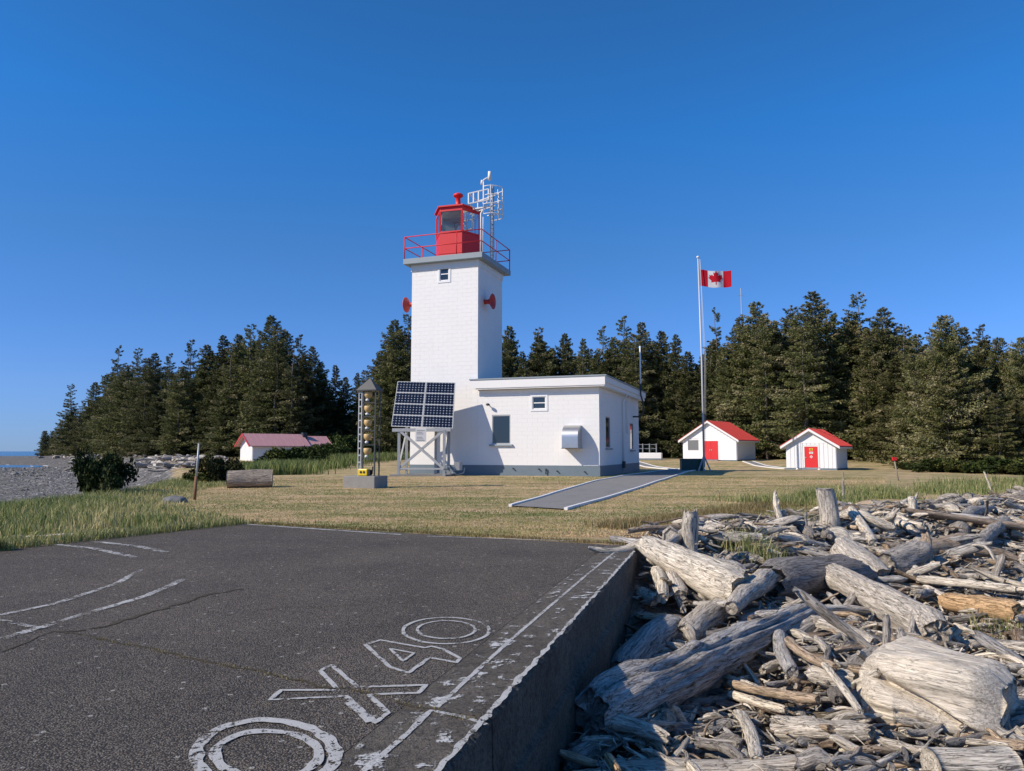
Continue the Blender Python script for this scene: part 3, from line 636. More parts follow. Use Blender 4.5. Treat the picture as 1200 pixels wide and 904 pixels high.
# downpipe and conduits on the side wall
mb = MB(); mb.tube([(.42, 6.9, BH + .1), (.12, 6.9, BH - .35), (.08, 6.9, BH - .5), (.08, 6.9, .3)], .06, 8); mb.tube([(.35, 8.3, BH + .1), (.08, 8.3, BH - .3), (.08, 8.3, 2.7)], .04, 8); mb.build('downpipe', W, LH)
mb = MB(); mb.box(.03, .2, 6.7, 7.05, .35, .8); mb.build('meter_box', M['dark'], LH)
a = (1.0, 10.9, 2.9); mb = MB(); mb.tube([(.03, 10.9, 4.0), (.55, 10.9, 4.0), (.8, 10.9, 4.3), (.78, 10.9, 5.0), (.62, 10.9, 5.6), (.62, 10.9, 6.4)], .06, 8); mb.build('conduit', M['dark'], LH)
mb = MB(); mb.tube([(.62, 10.9, 6.2), (.62, 10.9, 9.2)], .055, 8); mb.build('service_mast', W, LH)
mb = MB(); mb.tube([(-7.1, -.02, 4.42), (-7.1, -.3, 4.42)], .03, 6); mb.lathe([(.02, 0), (.13, .04), (.13, .1), (.04, .16)], 10, (-7.0, -.3, 4.3)); mb.build('wall_lamp', M['dark'], LH)
# gallery deck
mb = MB(); dx0, dx1, dy0, dy1 = TX0 - .42, TX1 + .46, -.48, TD + .5; mb.box(dx0, dx1, dy0, dy1, TH_ + .002, TH_ + .36); o = mb.build('gallery_deck', M['deck'], LH); bevel(o, .02)
mb = MB(); mb.box(TX0 - .06, TX1 + .06, -.06, TD + .06, TH_ - .42, TH_); mb.build('tower_cornice', W, LH)
dz = TH_ + .36
post_xy = [(dx0 + .06, dy0 + .06), (dx0 + 2.0, dy0 + .06), (dx0 + 3.8, dy0 + .06), (dx1 - .06, dy0 + .06), (dx1 - .06, dy0 + 2.6), (dx1 - .06, dy1 - .06), (dx0 + 2.8, dy1 - .06), (dx0 + .06, dy1 - .06), (dx0 + .06, dy0 + 2.7)]
post_xy = [p for i, p in enumerate(post_xy) if i != 1]
for x, y in post_xy: mb = MB(); mb.tube([(x, y, dz), (x, y, dz + 1.48)], .035, 6); mb.build('railing_post', M['red'], LH)
for z in (.72, 1.48):
    mb = MB(); c_ = [(dx0 + .06, dy0 + .06), (dx1 - .06, dy0 + .06), (dx1 - .06, dy1 - .06), (dx0 + .06, dy1 - .06), (dx0 + .06, dy0 + .06)]
    for a, b in zip(c_[:-1], c_[1:]): mb.tube([(a[0], a[1], dz + z), (b[0], b[1], dz + z)], .032, 6)
    mb.build('railing_rail', M['red'], LH)
# lantern: six sided
LC = ((TX0 + TX1) / 2 - .02, 2.15); yaw = R(14) + A
def hexa(r, k): t = yaw + k * math.pi / 3; return (LC[0] + r * math.sin(t), LC[1] - r * math.cos(t))
zb1, zg0, zg1, ze = dz, dz + 1.95, dz + 3.35, dz + 3.62
def hexring(mb, r0, r1, z0, z1):
    vs = [(*hexa(r, k), z) for r, z in ((r1, z0), (r1, z1), (r0, z1), (r0, z0)) for k in range(6)]
    fs = [(j * 6 + k, j * 6 + (k + 1) % 6, ((j + 1) % 4) * 6 + (k + 1) % 6, ((j + 1) % 4) * 6 + k) for j in range(4) for k in range(6)]; mb.add(vs, fs)
RL = 1.58
mb = MB(); hexring(mb, RL - .08, RL, zb1, zg0); mb.build('lantern_base', M['red'], LH)
mb = MB(); hexring(mb, RL - .04, RL + .035, zg0 - .1, zg0 + .02); hexring(mb, RL - .035, RL + .03, zb1 + .45, zb1 + .5); mb.build('lantern_trim', M['red'], LH)
for k in range(6):
    a, b = hexa(RL - .03, k), hexa(RL - .03, k + 1); mb = MB(); mb.beam((*a, zg0), (*a, zg1), .13, .13, (1, .3, 0)); mb.build('lantern_post', M['red'], LH)
    d = Vector(b) - Vector(a); a2 = Vector(a) + d * .06; b2 = Vector(b) - d * .06
    mb = MB(); mb.beam((a2.x, a2.y, (zg0 + zg1) / 2), (b2.x, b2.y, (zg0 + zg1) / 2), .012, zg1 - zg0 - .03); mb.build('lantern_pane', M['lglass'], LH)
mb = MB(); hexring(mb, RL - .1, RL, zg1 - .001, ze); mb.build('lantern_head', M['red'], LH)
mb = MB(); mb.lathe([(.0, .0), (RL + .16, 0), (RL + .16, .09), (.2, .58), (.0, .6)], 6, (LC[0], LC[1], ze + .001), False, yaw); mb.build('lantern_roof', M['red'], LH)
mb = MB(); mb.lathe([(.24, 0), (.18, .1), (.16, .60), (.30, .64), (.36, .71), (.31, .81), (.18, .88), (.0, .90)], 18, (LC[0], LC[1], ze + .5)); mb.build('roof_ventilator', M['red'], LH)
mb = MB(); mb.lathe([(.3, 0), (.3, .9), (.12, 1.0), (.12, 1.5)], 12, (LC[0], LC[1], dz + .6)); mb.build('lamp_pedestal', M['dark'], LH)
mb = MB(); mb.lathe([(.05, 0), (.22, .05), (.28, .3), (.22, .55), (.05, .6)], 14, (LC[0] + .25, LC[1] - .1, dz + 2.05)); mb.build('lantern_beacon', W, LH)
mb = MB(); mb.lathe([(0, 0), (RL - .1, .0), (RL - .1, .03), (0, .04)], 6, (LC[0], LC[1], zg1 + .05), False, yaw); mb.build('lantern_ceiling', M['white'], LH)
fill_sheet_mat = fmat0('fill_sheet_cloth', (.80, .78, .74), .75)  # translucent sheets added inside to lighten the upper lantern glass
for k in (2, 3, 4):
    a, b = Vector(hexa(RL - .2, k)), Vector(hexa(RL - .2, k + 1)); mb = MB(); mb.beam((a.x, a.y, zg1 - .40), (b.x, b.y, zg1 - .40), .02, .8); mb.build('lantern_fill_sheet', fill_sheet_mat, LH)
# antenna cage and mast
def lw(px, py, yl):   # point in lighthouse local coords on plane local y = yl
    r = ray(px, py); s_, c_ = math.sin(A), math.cos(A); t = (yl + O.x * s_ + O.y * c_) / (r.x * s_ + r.y * c_); X, Y, Zz = r.x * t, r.y * t, EYE + r.z * t
    return Vector(((X - O.x) * c_ - (Y - O.y) * s_, yl, Zz - gz0))
mx_ = lw(566, 296, 1.0); top = lw(566.5, 213, 1.0)
mb = MB(); mb.tube([(mx_.x, 1.0, dz), (mx_.x + .02, 1.0, top.z)], .042, 8)
mb.tube([(mx_.x - .06, .75, dz), (mx_.x - .06, .75, dz + 2.9), (mx_.x + .5, .9, dz + 4.0)], .055, 8); o = mb.build('antenna_mast', W, LH)
mb = MB()
for i in range(3):
    xx = mx_.x + .45 + .16 * (i % 2); yy = 1.2 + .28 * i * .6; mb.tube([(xx, yy, dz), (xx, yy, dz + 5.0)], .028, 6)
for i in range(16): z = dz + .3 * i + .2; mb.tube([(mx_.x + .45, 1.2, z), (mx_.x + .61, 1.37, z), (mx_.x + .45, 1.53, z)], .018, 5)
mb.build('lattice_mast', M['greymetal'], LH)
mb = MB(); cc = Vector((mx_.x + .45, 1.35, 0)); z0, z1 = lw(575, 254, 1.3).z, lw(575, 222, 1.3).z; Rc = .78
for z in [z0 + (z1 - z0) * t for t in (0, .36, .68, 1)]:
    mb.tube([(cc.x + Rc * math.cos(a_), cc.y + Rc * math.sin(a_), z) for a_ in np.linspace(R(-110), R(110), 14)], .028, 6)
for a_ in np.linspace(R(-110), R(110), 7): mb.tube([(cc.x + Rc * math.cos(a_), cc.y + Rc * math.sin(a_), z0), (cc.x + Rc * math.cos(a_), cc.y + Rc * math.sin(a_), z1)], .025, 6)
for t in (0, 1): mb.tube([(cc.x - .3, cc.y, z0 + .1 + t * .3), (cc.x + Rc * .9, cc.y, z0 + .1 + t * .3)], .035, 6)
mb.build('antenna_cage', W, LH)
mb = MB(); wl, wr = lw(549, 240, .3), lw(567, 240, .6); zt_l, zb_l = lw(549, 227, .3).z, lw(549, 239, .3).z; zt_r, zb_r = lw(567, 222, .6).z, lw(567, 234.5, .6).z
for k in range(5):
    t = k / 4; x = wl.x + (wr.x + .3 - wl.x) * t; y = .3 + .35 * t; a = zb_l + (zb_r - zb_l) * t; b = zt_l + (zt_r - zt_l) * t; mb.beam((x, y, a), (x, y, b), .07)
for a, b in ((zb_l, zb_r), (zt_l, zt_r)):
    mb.beam((wl.x, .3, a), (wr.x + .3, .65, b), .07); mb.beam((wl.x, 1.9, a), (wr.x + .3, 1.9, b), .06); mb.beam((wl.x, .3, a), (wl.x, 1.9, a), .06)
mb.beam((wl.x, 1.1, zb_l - .1), (wr.x + .5, 1.2, zb_r - .25), .08); mb.beam((wl.x, 1.9, zb_l), (wl.x, 1.9, zt_l), .06)
mb.build('antenna_frame', W, LH)
mb = MB(); tt = Vector((mx_.x + .02, 1.0, top.z)); mb.tube([tt + Vector((-.08, 0, -.15)), tt + Vector((0, 0, .1)), tt + Vector((.42, 0, .28))], .05, 8); mb.tube([tt + Vector((.42, 0, .05)), tt + Vector((.44, 0, .62))], .11, 10); mb.tube([tt + Vector((-.14, 0, -.2)), tt + Vector((-.1, 0, .1))], .08, 8)
mb.build('wind_sensor', W, LH)
# fog horns
def horn(sx, x0, yl, z):
    mb = MB(); Mx = Matrix.Translation((x0, yl, z)) @ Matrix.Rotation(R(90) * sx, 4, 'Y')
    k = MB(); k.lathe([(.18, -.02), (.16, .05), (.14, .2), (.17, .32), (.26, .42), (.40, .50), (.50, .56), (.52, .60), (.44, .58), (.2, .45), (.05, .3)], 20); k.v = [tuple(Mx @ Vector(v)) for v in k.v]
    return k.build('fog_horn', M['redroof'], LH)
hz = lw(570, 352, .6).z; horn(1, TX1, 1.1, hz)['label'] = 'red fog horn on the shaded right side of the tower'
horn(-1, TX0, .35, lw(479, 356, 0).z)['label'] = 'red fog horn on the left side of the tower'

# ---------------- solar array ----------------
def wp(px, py, yl): v = lw(px, py, yl); return loc2w(v.x, v.y, v.z)
TL, TR, BR_, BL_ = wp(466, 447.5, -1.92), wp(534, 449, -1.2), wp(531, 502.5, -2.3), wp(458.5, 500, -3.0)
base = (BL_ + BR_) / 2; gxy = loc2w(lw(495, 555, -2).x, -2.2)
SA = empty('solar_array', (gxy.x, gxy.y, hgt(gxy.x, gxy.y)), 0, 'eight dark solar panels tilted on a grey steel frame before the lighthouse tower', 'solar panels')
Si = Matrix.Translation(-SA.location)
u_ = (BR_ - BL_ + TR - TL) / 2; v_ = ((TL - BL_) + (TR - BR_)) / 2; nrm = u_.cross(v_).normalized()
if nrm.y > 0: nrm = -nrm
cell_mat = flat('solar_cell', (.007, .008, .016), .15, 0, .7); pan_mat = flat('panel_backsheet', (.34, .36, .40), .5)
def bil(s, t): return BL_.lerp(BR_, s).lerp(TL.lerp(TR, s), t)
for i in range(2):
    for j in range(4):
        s0, s1 = i * .5 + .006, i * .5 + .494; t0, t1 = j * .25 + .004, j * .25 + .246
        q = [bil(s0, t0), bil(s1, t0), bil(s1, t1), bil(s0, t1)]; mb = MB(); vs = [Si @ (p + nrm * .02) for p in q] + [Si @ (p - nrm * .02) for p in q]
        mb.add(vs, [(0, 1, 2, 3), (7, 6, 5, 4), (0, 4, 5, 1), (1, 5, 6, 2), (2, 6, 7, 3), (3, 7, 4, 0)]); po = mb.build('solar_panel', pan_mat, SA)
        mb = MB(); nx_, ny_ = 9, 4
        for a in range(nx_):
            for b in range(ny_):
                c0 = (a + .5) / nx_ * .96 + .02; c1 = (b + .5) / ny_ * .92 + .04; hw, hh_ = .96 / nx_ * .485, .92 / ny_ * .485; k = .42
                oc = [(-hw + hw * k, -hh_), (hw - hw * k, -hh_), (hw, -hh_ + hh_ * k), (hw, hh_ - hh_ * k), (hw - hw * k, hh_), (-hw + hw * k, hh_), (-hw, hh_ - hh_ * k), (-hw, -hh_ + hh_ * k)]
                mb.add([Si @ (bil(s0 + (s1 - s0) * (c0 + x), t0 + (t1 - t0) * (c1 + y)) + nrm * .024) for x, y in oc], [tuple(range(8))])
        co_ = mb.build('solar_cells', cell_mat, po); co_['kind'] = 'stuff'
        mb = MB()
        for a, b in ((0, 1), (1, 2), (2, 3), (3, 0)): mb.beam(Si @ (q[a] + nrm * .025), Si @ (q[b] + nrm * .025), .035, .03, nrm)
        mb.build('panel_frame', M['greymetal'], po)
gm = M['greymetal']; SL = SA.location
def sb(a, b, w_, nm): mb = MB(); mb.beam(Si @ a, Si @ b, w_); return mb.build(nm, gm, SA)
def gpt(p): return Vector((p.x, p.y, hgt(p.x, p.y)))
fl, fr = bil(.13, 0), bil(.86, 0); rl, rr_ = bil(.16, .55), bil(.84, .55)
back = Vector((0, 1.0, 0))
bl2, br2 = Vector((fl.x + .25, fl.y + 1.5, 0)), Vector((fr.x + .15, fr.y + 1.5, 0))
for p, zt in ((fl, fl.z - .1), (fr, fr.z - .1), (bl2, rl.z - .1), (br2, rr_.z - .1), (Vector((fr.x - .65, fr.y + 1.4, 0)), rr_.z - .2)):
    b = gpt(p); sb(b, Vector((p.x, p.y, zt)), .16, 'leg')
zl = fl.z - .2; g0 = gpt(fl).z
sb(Vector((fl.x - .4, fl.y, zl)), Vector((fr.x + .4, fr.y, zl)), .2, 'cross_beam'); sb(Vector((fl.x, fl.y, g0 + .45)), Vector((fr.x, fr.y, g0 + .45)), .1, 'cross_beam')
sb(Vector((bl2.x, bl2.y, zl)), Vector((br2.x, br2.y, zl)), .12, 'cross_beam')
for a, b in ((fl, fr), (fr, fl)): sb(Vector((a.x, a.y - .05 + (.1 if a is fl else 0), g0 + .45)), Vector((b.x, b.y - .05 + (.1 if a is fl else 0), zl)), .14, 'brace')
for a, b in ((fl, bl2), (fr, br2)):
    sb(Vector((a.x, a.y, g0 + .5)), Vector((b.x, b.y, zl)), .09, 'brace'); sb(Vector((a.x, a.y, zl)), Vector((b.x, b.y, zl)), .12, 'cross_beam'); sb(Vector((a.x, a.y, g0 + .4)), Vector((b.x, b.y, g0 + .4)), .09, 'cross_beam')
for s in (.08, .5, .92): a, b = bil(s, .02) - nrm * .06, bil(s, .98) - nrm * .06; sb(a, b, .08, 'panel_rail')
sb(bl2 + Vector((0, 0, rl.z - .2)), bil(.13, .9) - nrm * .08, .08, 'brace'); sb(br2 + Vector((0, 0, rr_.z - .2)), bil(.86, .9) - nrm * .08, .08, 'brace')
mb = MB(); mb.box(fl.x - .5 - SL.x, fr.x + .4 - SL.x, fl.y - .3 - SL.y, fl.y + 1.9 - SL.y, -.1, .1); mb.build('footing', M['concrete'], SA)
c_ = (fl + fr) / 2; mb = MB(); mb.box(c_.x - .35 - SL.x, c_.x + .3 - SL.x, c_.y - .14 - SL.y, c_.y - .12 - SL.y, zl - .72 - SL.z, zl + .1 - SL.z); sg = mb.build('notice_board', flat('notice_white', (.68, .68, .66), .5), SA)
mb = MB()
for i in range(7):
    if i == 3: continue
    mb.box(c_.x - .27 - SL.x, c_.x + (.2 - .07 * (i % 3)) - SL.x, c_.y - .146 - SL.y, c_.y - .141 - SL.y, zl - .66 + .1 * i - SL.z, zl - .63 + .1 * i - SL.z)
mb.build('notice_print', flat('print_grey', (.2, .2, .22), .7), sg)
mb = MB(); bx = fr.x + .55 - SL.x; by = fr.y + .5 - SL.y; mb.box(bx, bx + .5, by, by + .35, .35, .85); mb.tube([(bx + .1, by, .4), (bx - .1, by - .1, .2), (bx + .2, by - .1, .08), (bx + .6, by, .2), (bx + .65, by + .1, .5)], .04, 6); mb.build('junction_box', M['greymetal'], SA)

# ---------------- bell rack ----------------
bx, by = -6.22, 31.7; bz = hgt(bx, by); BRK = empty('sector_bell_rack', (bx, by, bz), R(-20), 'tall dark open rack of five tan cone lamps on a concrete block', 'signal rack')
mb = MB(); mb.box(-.75, .75, -.55, .55, -.15, .5); bevel(mb.build('concrete_block', M['concrete'], BRK), .03)
rx = .46; zt = 4.15
for x in (-.24, -.10): mb = MB(); mb.beam((x, -.25, .5), (x, -.25, zt), .04); mb.build('post', gm, BRK)
for x, y in ((.56, -.25), (.56, .12), (-.24, .12)): mb = MB(); mb.beam((x, y, .5), (x, y, zt), .05); mb.build('post', M['dark'], BRK)
for i in range(12): z = .75 + i * .295; mb = MB(); mb.box(-.22, -.12, -.27, -.235, z, z + .06); mb.build('rung', gm, BRK)
mb = MB(); mb.add([(-.32, -.36, zt), (.64, -.36, zt), (.64, .26, zt), (-.32, .26, zt), (.16, -.05, zt + .52), (-.32, -.36, zt - .05), (.64, -.36, zt - .05), (.64, .26, zt - .05), (-.32, .26, zt - .05)], [(0, 1, 4), (1, 2, 4), (2, 3, 4), (3, 0, 4), (5, 6, 1, 0), (6, 7, 2, 1), (7, 8, 3, 2), (8, 5, 0, 3), (8, 7, 6, 5)]); mb.build('pyramid_roof', M['dark'], BRK)
for i in range(5):
    z = 1.22 + i * .6; mb = MB(); mb.box(-.21, .53, -.22, .1, z - .03, z); mb.build('shelf', M['dark'], BRK)
    mb = MB(); mb.lathe([(.07, 0), (.12, .05), (.15, .10), (.17, .14), (.17, .26), (.15, .28), (.03, .285)], 14, (.10, -.08, z + .17)); b = mb.build('tan_cone', M['tan'], BRK)
    mb = MB(); mb.lathe([(.03, 0), (.08, .02), (.08, .09), (.04, .12)], 10, (.07, -.10, z + .04)); mb.build('white_bulb', M['white'], b)
mb = MB(); mb.box(-.15, .3, -.4, -.12, .505, .8); y_ = mb.build('yellow_case', M['yellow'], BRK); bevel(y_, .04)
mb = MB()
for x in (.0, .15): mb.tube([(x, -.402, .66), (x, -.412, .66)], .055, 12)
mb.box(.3, .4, -.36, -.16, .53, .76); mb.build('case_dial', M['black'], y_)
mb = MB(); mb.tube([(.2, -.2, .56), (.3, -.28, .54), (.42, -.2, .6), (.45, -.2, .9)], .03, 6); mb.build('cable', M['black'], BRK)

# ---------------- sheds ----------------
def shed(name, x, y, rz, w_, d_, h, ridge, label, front, roofm, grp=None, base=.12):
    """origin at the front right corner; width along -x local, depth along +y"""
    z = hgt(x, y); s = empty(name, (x, y, z), rz, label, 'shed', grp); ov = .35; hw = w_ / 2
    mb = MB(); mb.box(-w_ - .03, .03, -.03, d_ + .03, -.5, base); mb.build('foundation', M['band'], s)
    mb = MB(); mb.box(-.08, 0, .02, d_ - .02, base, h); mb.box(-w_, -w_ + .08, .02, d_ - .02, base, h); mb.build('side_wall', M['shingle_white'], s)
    sl_ = (ridge - h) / hw; e0 = -w_ - ov * .9; ze_ = h - sl_ * ov * .9
    def gable(y0, y1, nm): mb = MB(); mb.prismM([(-w_ + .08, base), (-.08, base), (-.08, h + .0), (-hw, ridge - .08 * sl_ - .03), (-w_ + .08, h + .0)], y1 - y0, Matrix.Translation((0, y0, 0))); return mb.build(nm, M['shingle_white'], s)
    gable(.02, .08, 'front_wall'); gable(d_ - .08, d_ - .02, 'rear_wall')
    # roof slopes
    for sgn in (1, -1):
        xr = -hw; xe = ov if sgn > 0 else -w_ - ov; ze_ = h - sl_ * ov; t = .07
        mb = MB(); P_ = [(xr, ridge + .02), (xe, ze_ + .02), (xe, ze_ + .02 + t), (xr, ridge + .02 + t)]
        mb.prismM(P_, d_ + 2 * ov, Matrix.Translation((0, -ov, 0))); ro = mb.build('roof', roofm, s)
        n = int((d_ + 2 * ov) / .42); mb = MB()
        for i in range(n + 1): yy = -ov + .01 + i * (d_ + 2 * ov - .05) / n; mb.beam((xr, yy, ridge + .1 + .01), (xe, yy, ze_ + .1 + .01), .04, .05)
        rb = mb.build('roof_rib', roofm, ro); rb['kind'] = 'stuff'
        for yy in (-ov - .03, d_ + ov):
            mb = MB(); mb.prismM([(xr, ridge - .12), (xe, ze_ - .14), (xe, ze_ + .06), (xr, ridge + .08)], .03, Matrix.Translation((0, yy, 0))); mb.build('barge_board', M['white'], s)
        mb = MB(); mb.box(min(xe, xe - .03 * sgn), max(xe, xe - .03 * sgn), -ov + .01, d_ + ov - .01, ze_ - .12, ze_ + .015); mb.build('gutter', M['white'], s)
        mb = MB(); mb.prismM([(xr, ridge - .02), (xe - .04 * sgn, ze_ - .02), (xe - .04 * sgn, ze_ + .018), (xr, ridge + .018)], d_ + 2 * ov - .02, Matrix.Translation((0, -ov + .01, 0))); mb.build('soffit', M['white'], s)
    return s
S1 = shed('boat_shed', 22.7, 75, R(-39), 5.9, 5.0, 2.25, 4.05, 'larger white shed with red roof, red double doors and a grey window', None, M['redroof'], 'white sheds with red roofs')
def siding(s, w_, h, ridge, base, ops, pitch=.2):
    hw = w_ / 2; n = int((ridge - base) / pitch)
    for i in range(n):
        z0 = base + i * pitch; z1 = z0 + pitch
        def xl(z): return .04 if z <= h else .04 + (z - h) * hw / (ridge - h)
        segs = [(-w_ + xl(z1), -xl(z1))]
        if segs[0][1] - segs[0][0] < .2: continue
        for o_ in ops:
            if z0 < o_[3] - .02 and z1 > o_[2] + .02: segs = [q for a, b in segs for q in ((a, min(b, o_[0])), (max(a, o_[1]), b)) if q[1] - q[0] > .05]
        for a, b in segs:
            mb = MB(); mb.add([(a, .018, z0), (b, .018, z0), (b, .018, z1), (a, .018, z1), (a, -.045, z0), (b, -.045, z0), (b, -.004, z1), (a, -.004, z1)], [(4, 5, 6, 7), (0, 1, 5, 4), (1, 2, 6, 5), (3, 0, 4, 7), (7, 6, 2, 3)]); mb.build('siding_board', M['shingle_white'], s)
d1 = (-3.55, -1.95, .16, 2.05); w1 = (-5.3, -4.1, 1.1, 2.15)
siding(S1, 5.9, 2.25, 4.0, .12, [d1, w1])
for k in range(2):
    a = d1[0] + .8 * k; mb = MB(); mb.box(a + .008, a + .792, -.03, .0, d1[2], d1[3]); dd_ = mb.build('door', M['red'], S1)
    mb = MB(); mb.box(a + (.68 if k == 0 else .06), a + (.74 if k == 0 else .12), -.07, -.03, 1.05, 1.2); mb.build('handle', gm, dd_)
mb = MB()
for a, b, c, d in ((d1[0] - .1, d1[0], d1[2], d1[3] + .1), (d1[1], d1[1] + .1, d1[2], d1[3] + .1), (d1[0], d1[1], d1[3], d1[3] + .1)): mb.box(a, b, -.045, 0, c, d)
mb.build('door_frame', M['white'], S1); mb = MB(); mb.box(d1[0] - .2, d1[1] + .2, -.7, -.04, -.1, .1); mb.build('doorstep', M['concrete'], S1)
mb = MB(); mb.box(w1[0], w1[1], -.012, .0, w1[2], w1[3]); wn = mb.build('window', flat('boarded_window', (.16, .17, .17), .4), S1)
mb = MB()
for a, b, c, d in ((w1[0] - .08, w1[0], w1[2] - .08, w1[3] + .08), (w1[1], w1[1] + .08, w1[2] - .08, w1[3] + .08), (w1[0], w1[1], w1[3], w1[3] + .08), (w1[0], w1[1], w1[2] - .08, w1[2])): mb.box(a, b, -.04, 0, c, d)
mb.build('frame', M['white'], wn)
mb = MB()
for i in range(10): mb.box(0, .022 , .05, 4.95, .14 + i * .21, .14 + i * .21 + .195)
o = mb.build('side_siding', M['shingle_white'], S1); o['kind'] = 'stuff'
S2 = shed('small_shed', 25.75, 59, R(-36.5), 3.9, 3.7, 2.05, 3.25, 'smaller white shed with red roof and a single red door', None, M['redroof'], 'white sheds with red roofs', .14)
d2 = (-2.42, -1.38, .2, 1.88); x = -3.86
while x < -.06:
    b_ = min(x + .31, -.04)
    for a, b, c, d in sub_rect((x + .012, b_ - .0, .15, 2.15), (d2[0] - .1, d2[1] + .1, 0, d2[3] + .12)):
        if b - a > .04: mb = MB(); mb.box(a, b, -.022 - .006 * random.random(), .018, c, d); mb.build('wall_board', M['shingle_white'], S2)
    x += .325
mb = MB(); mb.box(-3.5, -.4, -.035, .0, 2.16, 2.22); mb.build('gable_trim', M['white'], S2)
mb = MB(); mb.box(d2[0], d2[1], -.03, .0, d2[2], d2[3]); dd_ = mb.build('door', M['red'], S2)
mb = MB()
for a, b, c, d in ((d2[0] - .1, d2[0], d2[2], d2[3] + .1), (d2[1], d2[1] + .1, d2[2], d2[3] + .1), (d2[0], d2[1], d2[3], d2[3] + .1)): mb.box(a, b, -.05, 0, c, d)
mb.build('door_frame', M['white'], S2); mb = MB(); mb.tube([(d2[0] + .1, -.03, 1.0), (d2[0] + .1, -.09, 1.0)], .04, 8); mb.build('handle', gm, dd_)
mb = MB(); mb.box(-2.04, -1.76, -.045, -.031, 1.56, 1.75); mb.build('yellow_sign', M['yellow'], dd_); mb = MB(); mb.box(-2.05, -1.75, -.045, -.031, 1.30, 1.46); mb.build('white_sign', M['white'], dd_)
mb = MB(); mb.prismM([(-1.9, .94), (-1.78, 1.06), (-1.9, 1.18), (-2.02, 1.06)], .014, Matrix.Translation((0, -.045, 0))); mb.build('diamond_sign', M['white'], dd_)
mb = MB(); mb.prismM([(-1.9, 1.0), (-1.84, 1.06), (-1.9, 1.12), (-1.96, 1.06)], .006, Matrix.Translation((0, -.052, 0))); mb.build('diamond_centre', M['red'], dd_)
mb = MB()
for z, q in ((1.59, .11), (1.64, .08), (1.69, .11)): mb.box(-1.9 - q, -1.9 + q, -.05, -.0455, z, z + .025)
for z, q in ((1.34, .10), (1.39, .12)): mb.box(-1.9 - q, -1.9 + q, -.05, -.0455, z, z + .02)
mb.build('sign_print', M['black'], dd_)
for xx in (-2.9, -1.2): mb = MB(); mb.lathe([(.1, 0), (.13, .08), (.05, .14)], 8, (xx, -.5, 0)); mb.build('marker_stone', M['white'], S2)
# long low shed on the left, ends toward the sea
ws = empty('long_shed', (-26.3, 75.2, hgt(-26.3, 75.2)), R(-131 + 90 + 82.5), 'long low white shed with faded red roof behind the bushes', 'shed')
# local: x along the long side (away right), y away from the camera-facing long side
L_, Wd, h, rg = 8.6, 3.2, 1.95, 3.0; z0 = .35 - hgt(-26.3, 75.2)
mb = MB(); mb.box(.05, L_, .05, Wd, -.6, z0 + h); mb.build('wall', M['shingle_white'], ws)
mb = MB()
for i in range(10): mb.box(.06, 2.1, .02, .048, z0 + .02 + i * .19, z0 + .19 + i * .19)
for i in range(10): mb.box(3.2, L_, .02, .048, z0 + .02 + i * .19, z0 + .19 + i * .19)
o = mb.build('siding', M['shingle_white'], ws); o['kind'] = 'stuff'
mb = MB(); mb.box(2.2, 3.1, .03, .049, z0 + .1, z0 + 1.3); mb.build('doorway', M['dark'], ws); mb = MB(); mb.box(2.1, 2.2, .0, .049, z0, z0 + h); mb.build('door_jamb', M['dark'], ws)
for i in range(9):
    mb = MB(); yy = .1 + i * .34; mb.box(.015, .048, yy, yy + .31, z0 - .2, z0 + h + (.0 if i in (0, 8) else 0)); mb.build('end_board', M['white'], ws)
sl_ = (rg - h) / (Wd / 2)
mb = MB(); mb.add([(.05, .05, z0 + h), (.05, Wd, z0 + h), (.05, Wd / 2, z0 + rg), (.12, .05, z0 + h), (.12, Wd, z0 + h), (.12, Wd / 2, z0 + rg)], [(0, 2, 1), (3, 4, 5), (0, 3, 5, 2), (1, 2, 5, 4)]); mb.build('gable', M['white'], ws)
for sgn in (0, 1):
    ye = -.35 if sgn == 0 else Wd + .35; ze_ = z0 + h - sl_ * .35
    for (xa, xb, dz_) in ((-.45, 6.2, 0), (6.25, L_ + .4, -.18)):
        mb = MB(); mb.add([(xa, ye, ze_ + dz_), (xb, ye, ze_ + dz_), (xb, Wd / 2, z0 + rg + dz_), (xa, Wd / 2, z0 + rg + dz_), (xa, ye, ze_ + dz_ + .08), (xb, ye, ze_ + dz_ + .08), (xb, Wd / 2, z0 + rg + dz_ + .08), (xa, Wd / 2, z0 + rg + dz_ + .08)], [(0, 3, 2, 1), (4, 5, 6, 7), (0, 1, 5, 4), (1, 2, 6, 5), (2, 3, 7, 6), (3, 0, 4, 7)]); ro = mb.build('roof', M['fadedroof'], ws)
        mb = MB(); n = int((xb - xa) / .6)
        for i in range(n + 1): xx = xa + .03 + (xb - xa - .06) * i / n; mb.beam((xx, ye, ze_ + dz_ + .085), (xx, Wd / 2, z0 + rg + dz_ + .085), .03, .02)
        o = mb.build('roof_rib', M['fadedroof'], ro); o['kind'] = 'stuff'
mb = MB(); mb.box(6.0, 6.5, Wd / 2 - .5, Wd / 2, z0 + rg - .6, z0 + rg + .25); mb.build('chimney', M['dark'], ws)
mb = MB(); mb.beam((-.46, -.35, z0 + h - sl_ * .35 + .02), (-.46, Wd / 2, z0 + rg + .02), .05, .16); mb.beam((-.46, Wd + .35, z0 + h - sl_ * .35 + .02), (-.46, Wd / 2, z0 + rg + .02), .05, .16); mb.build('barge_board', M['redroof'], ws)

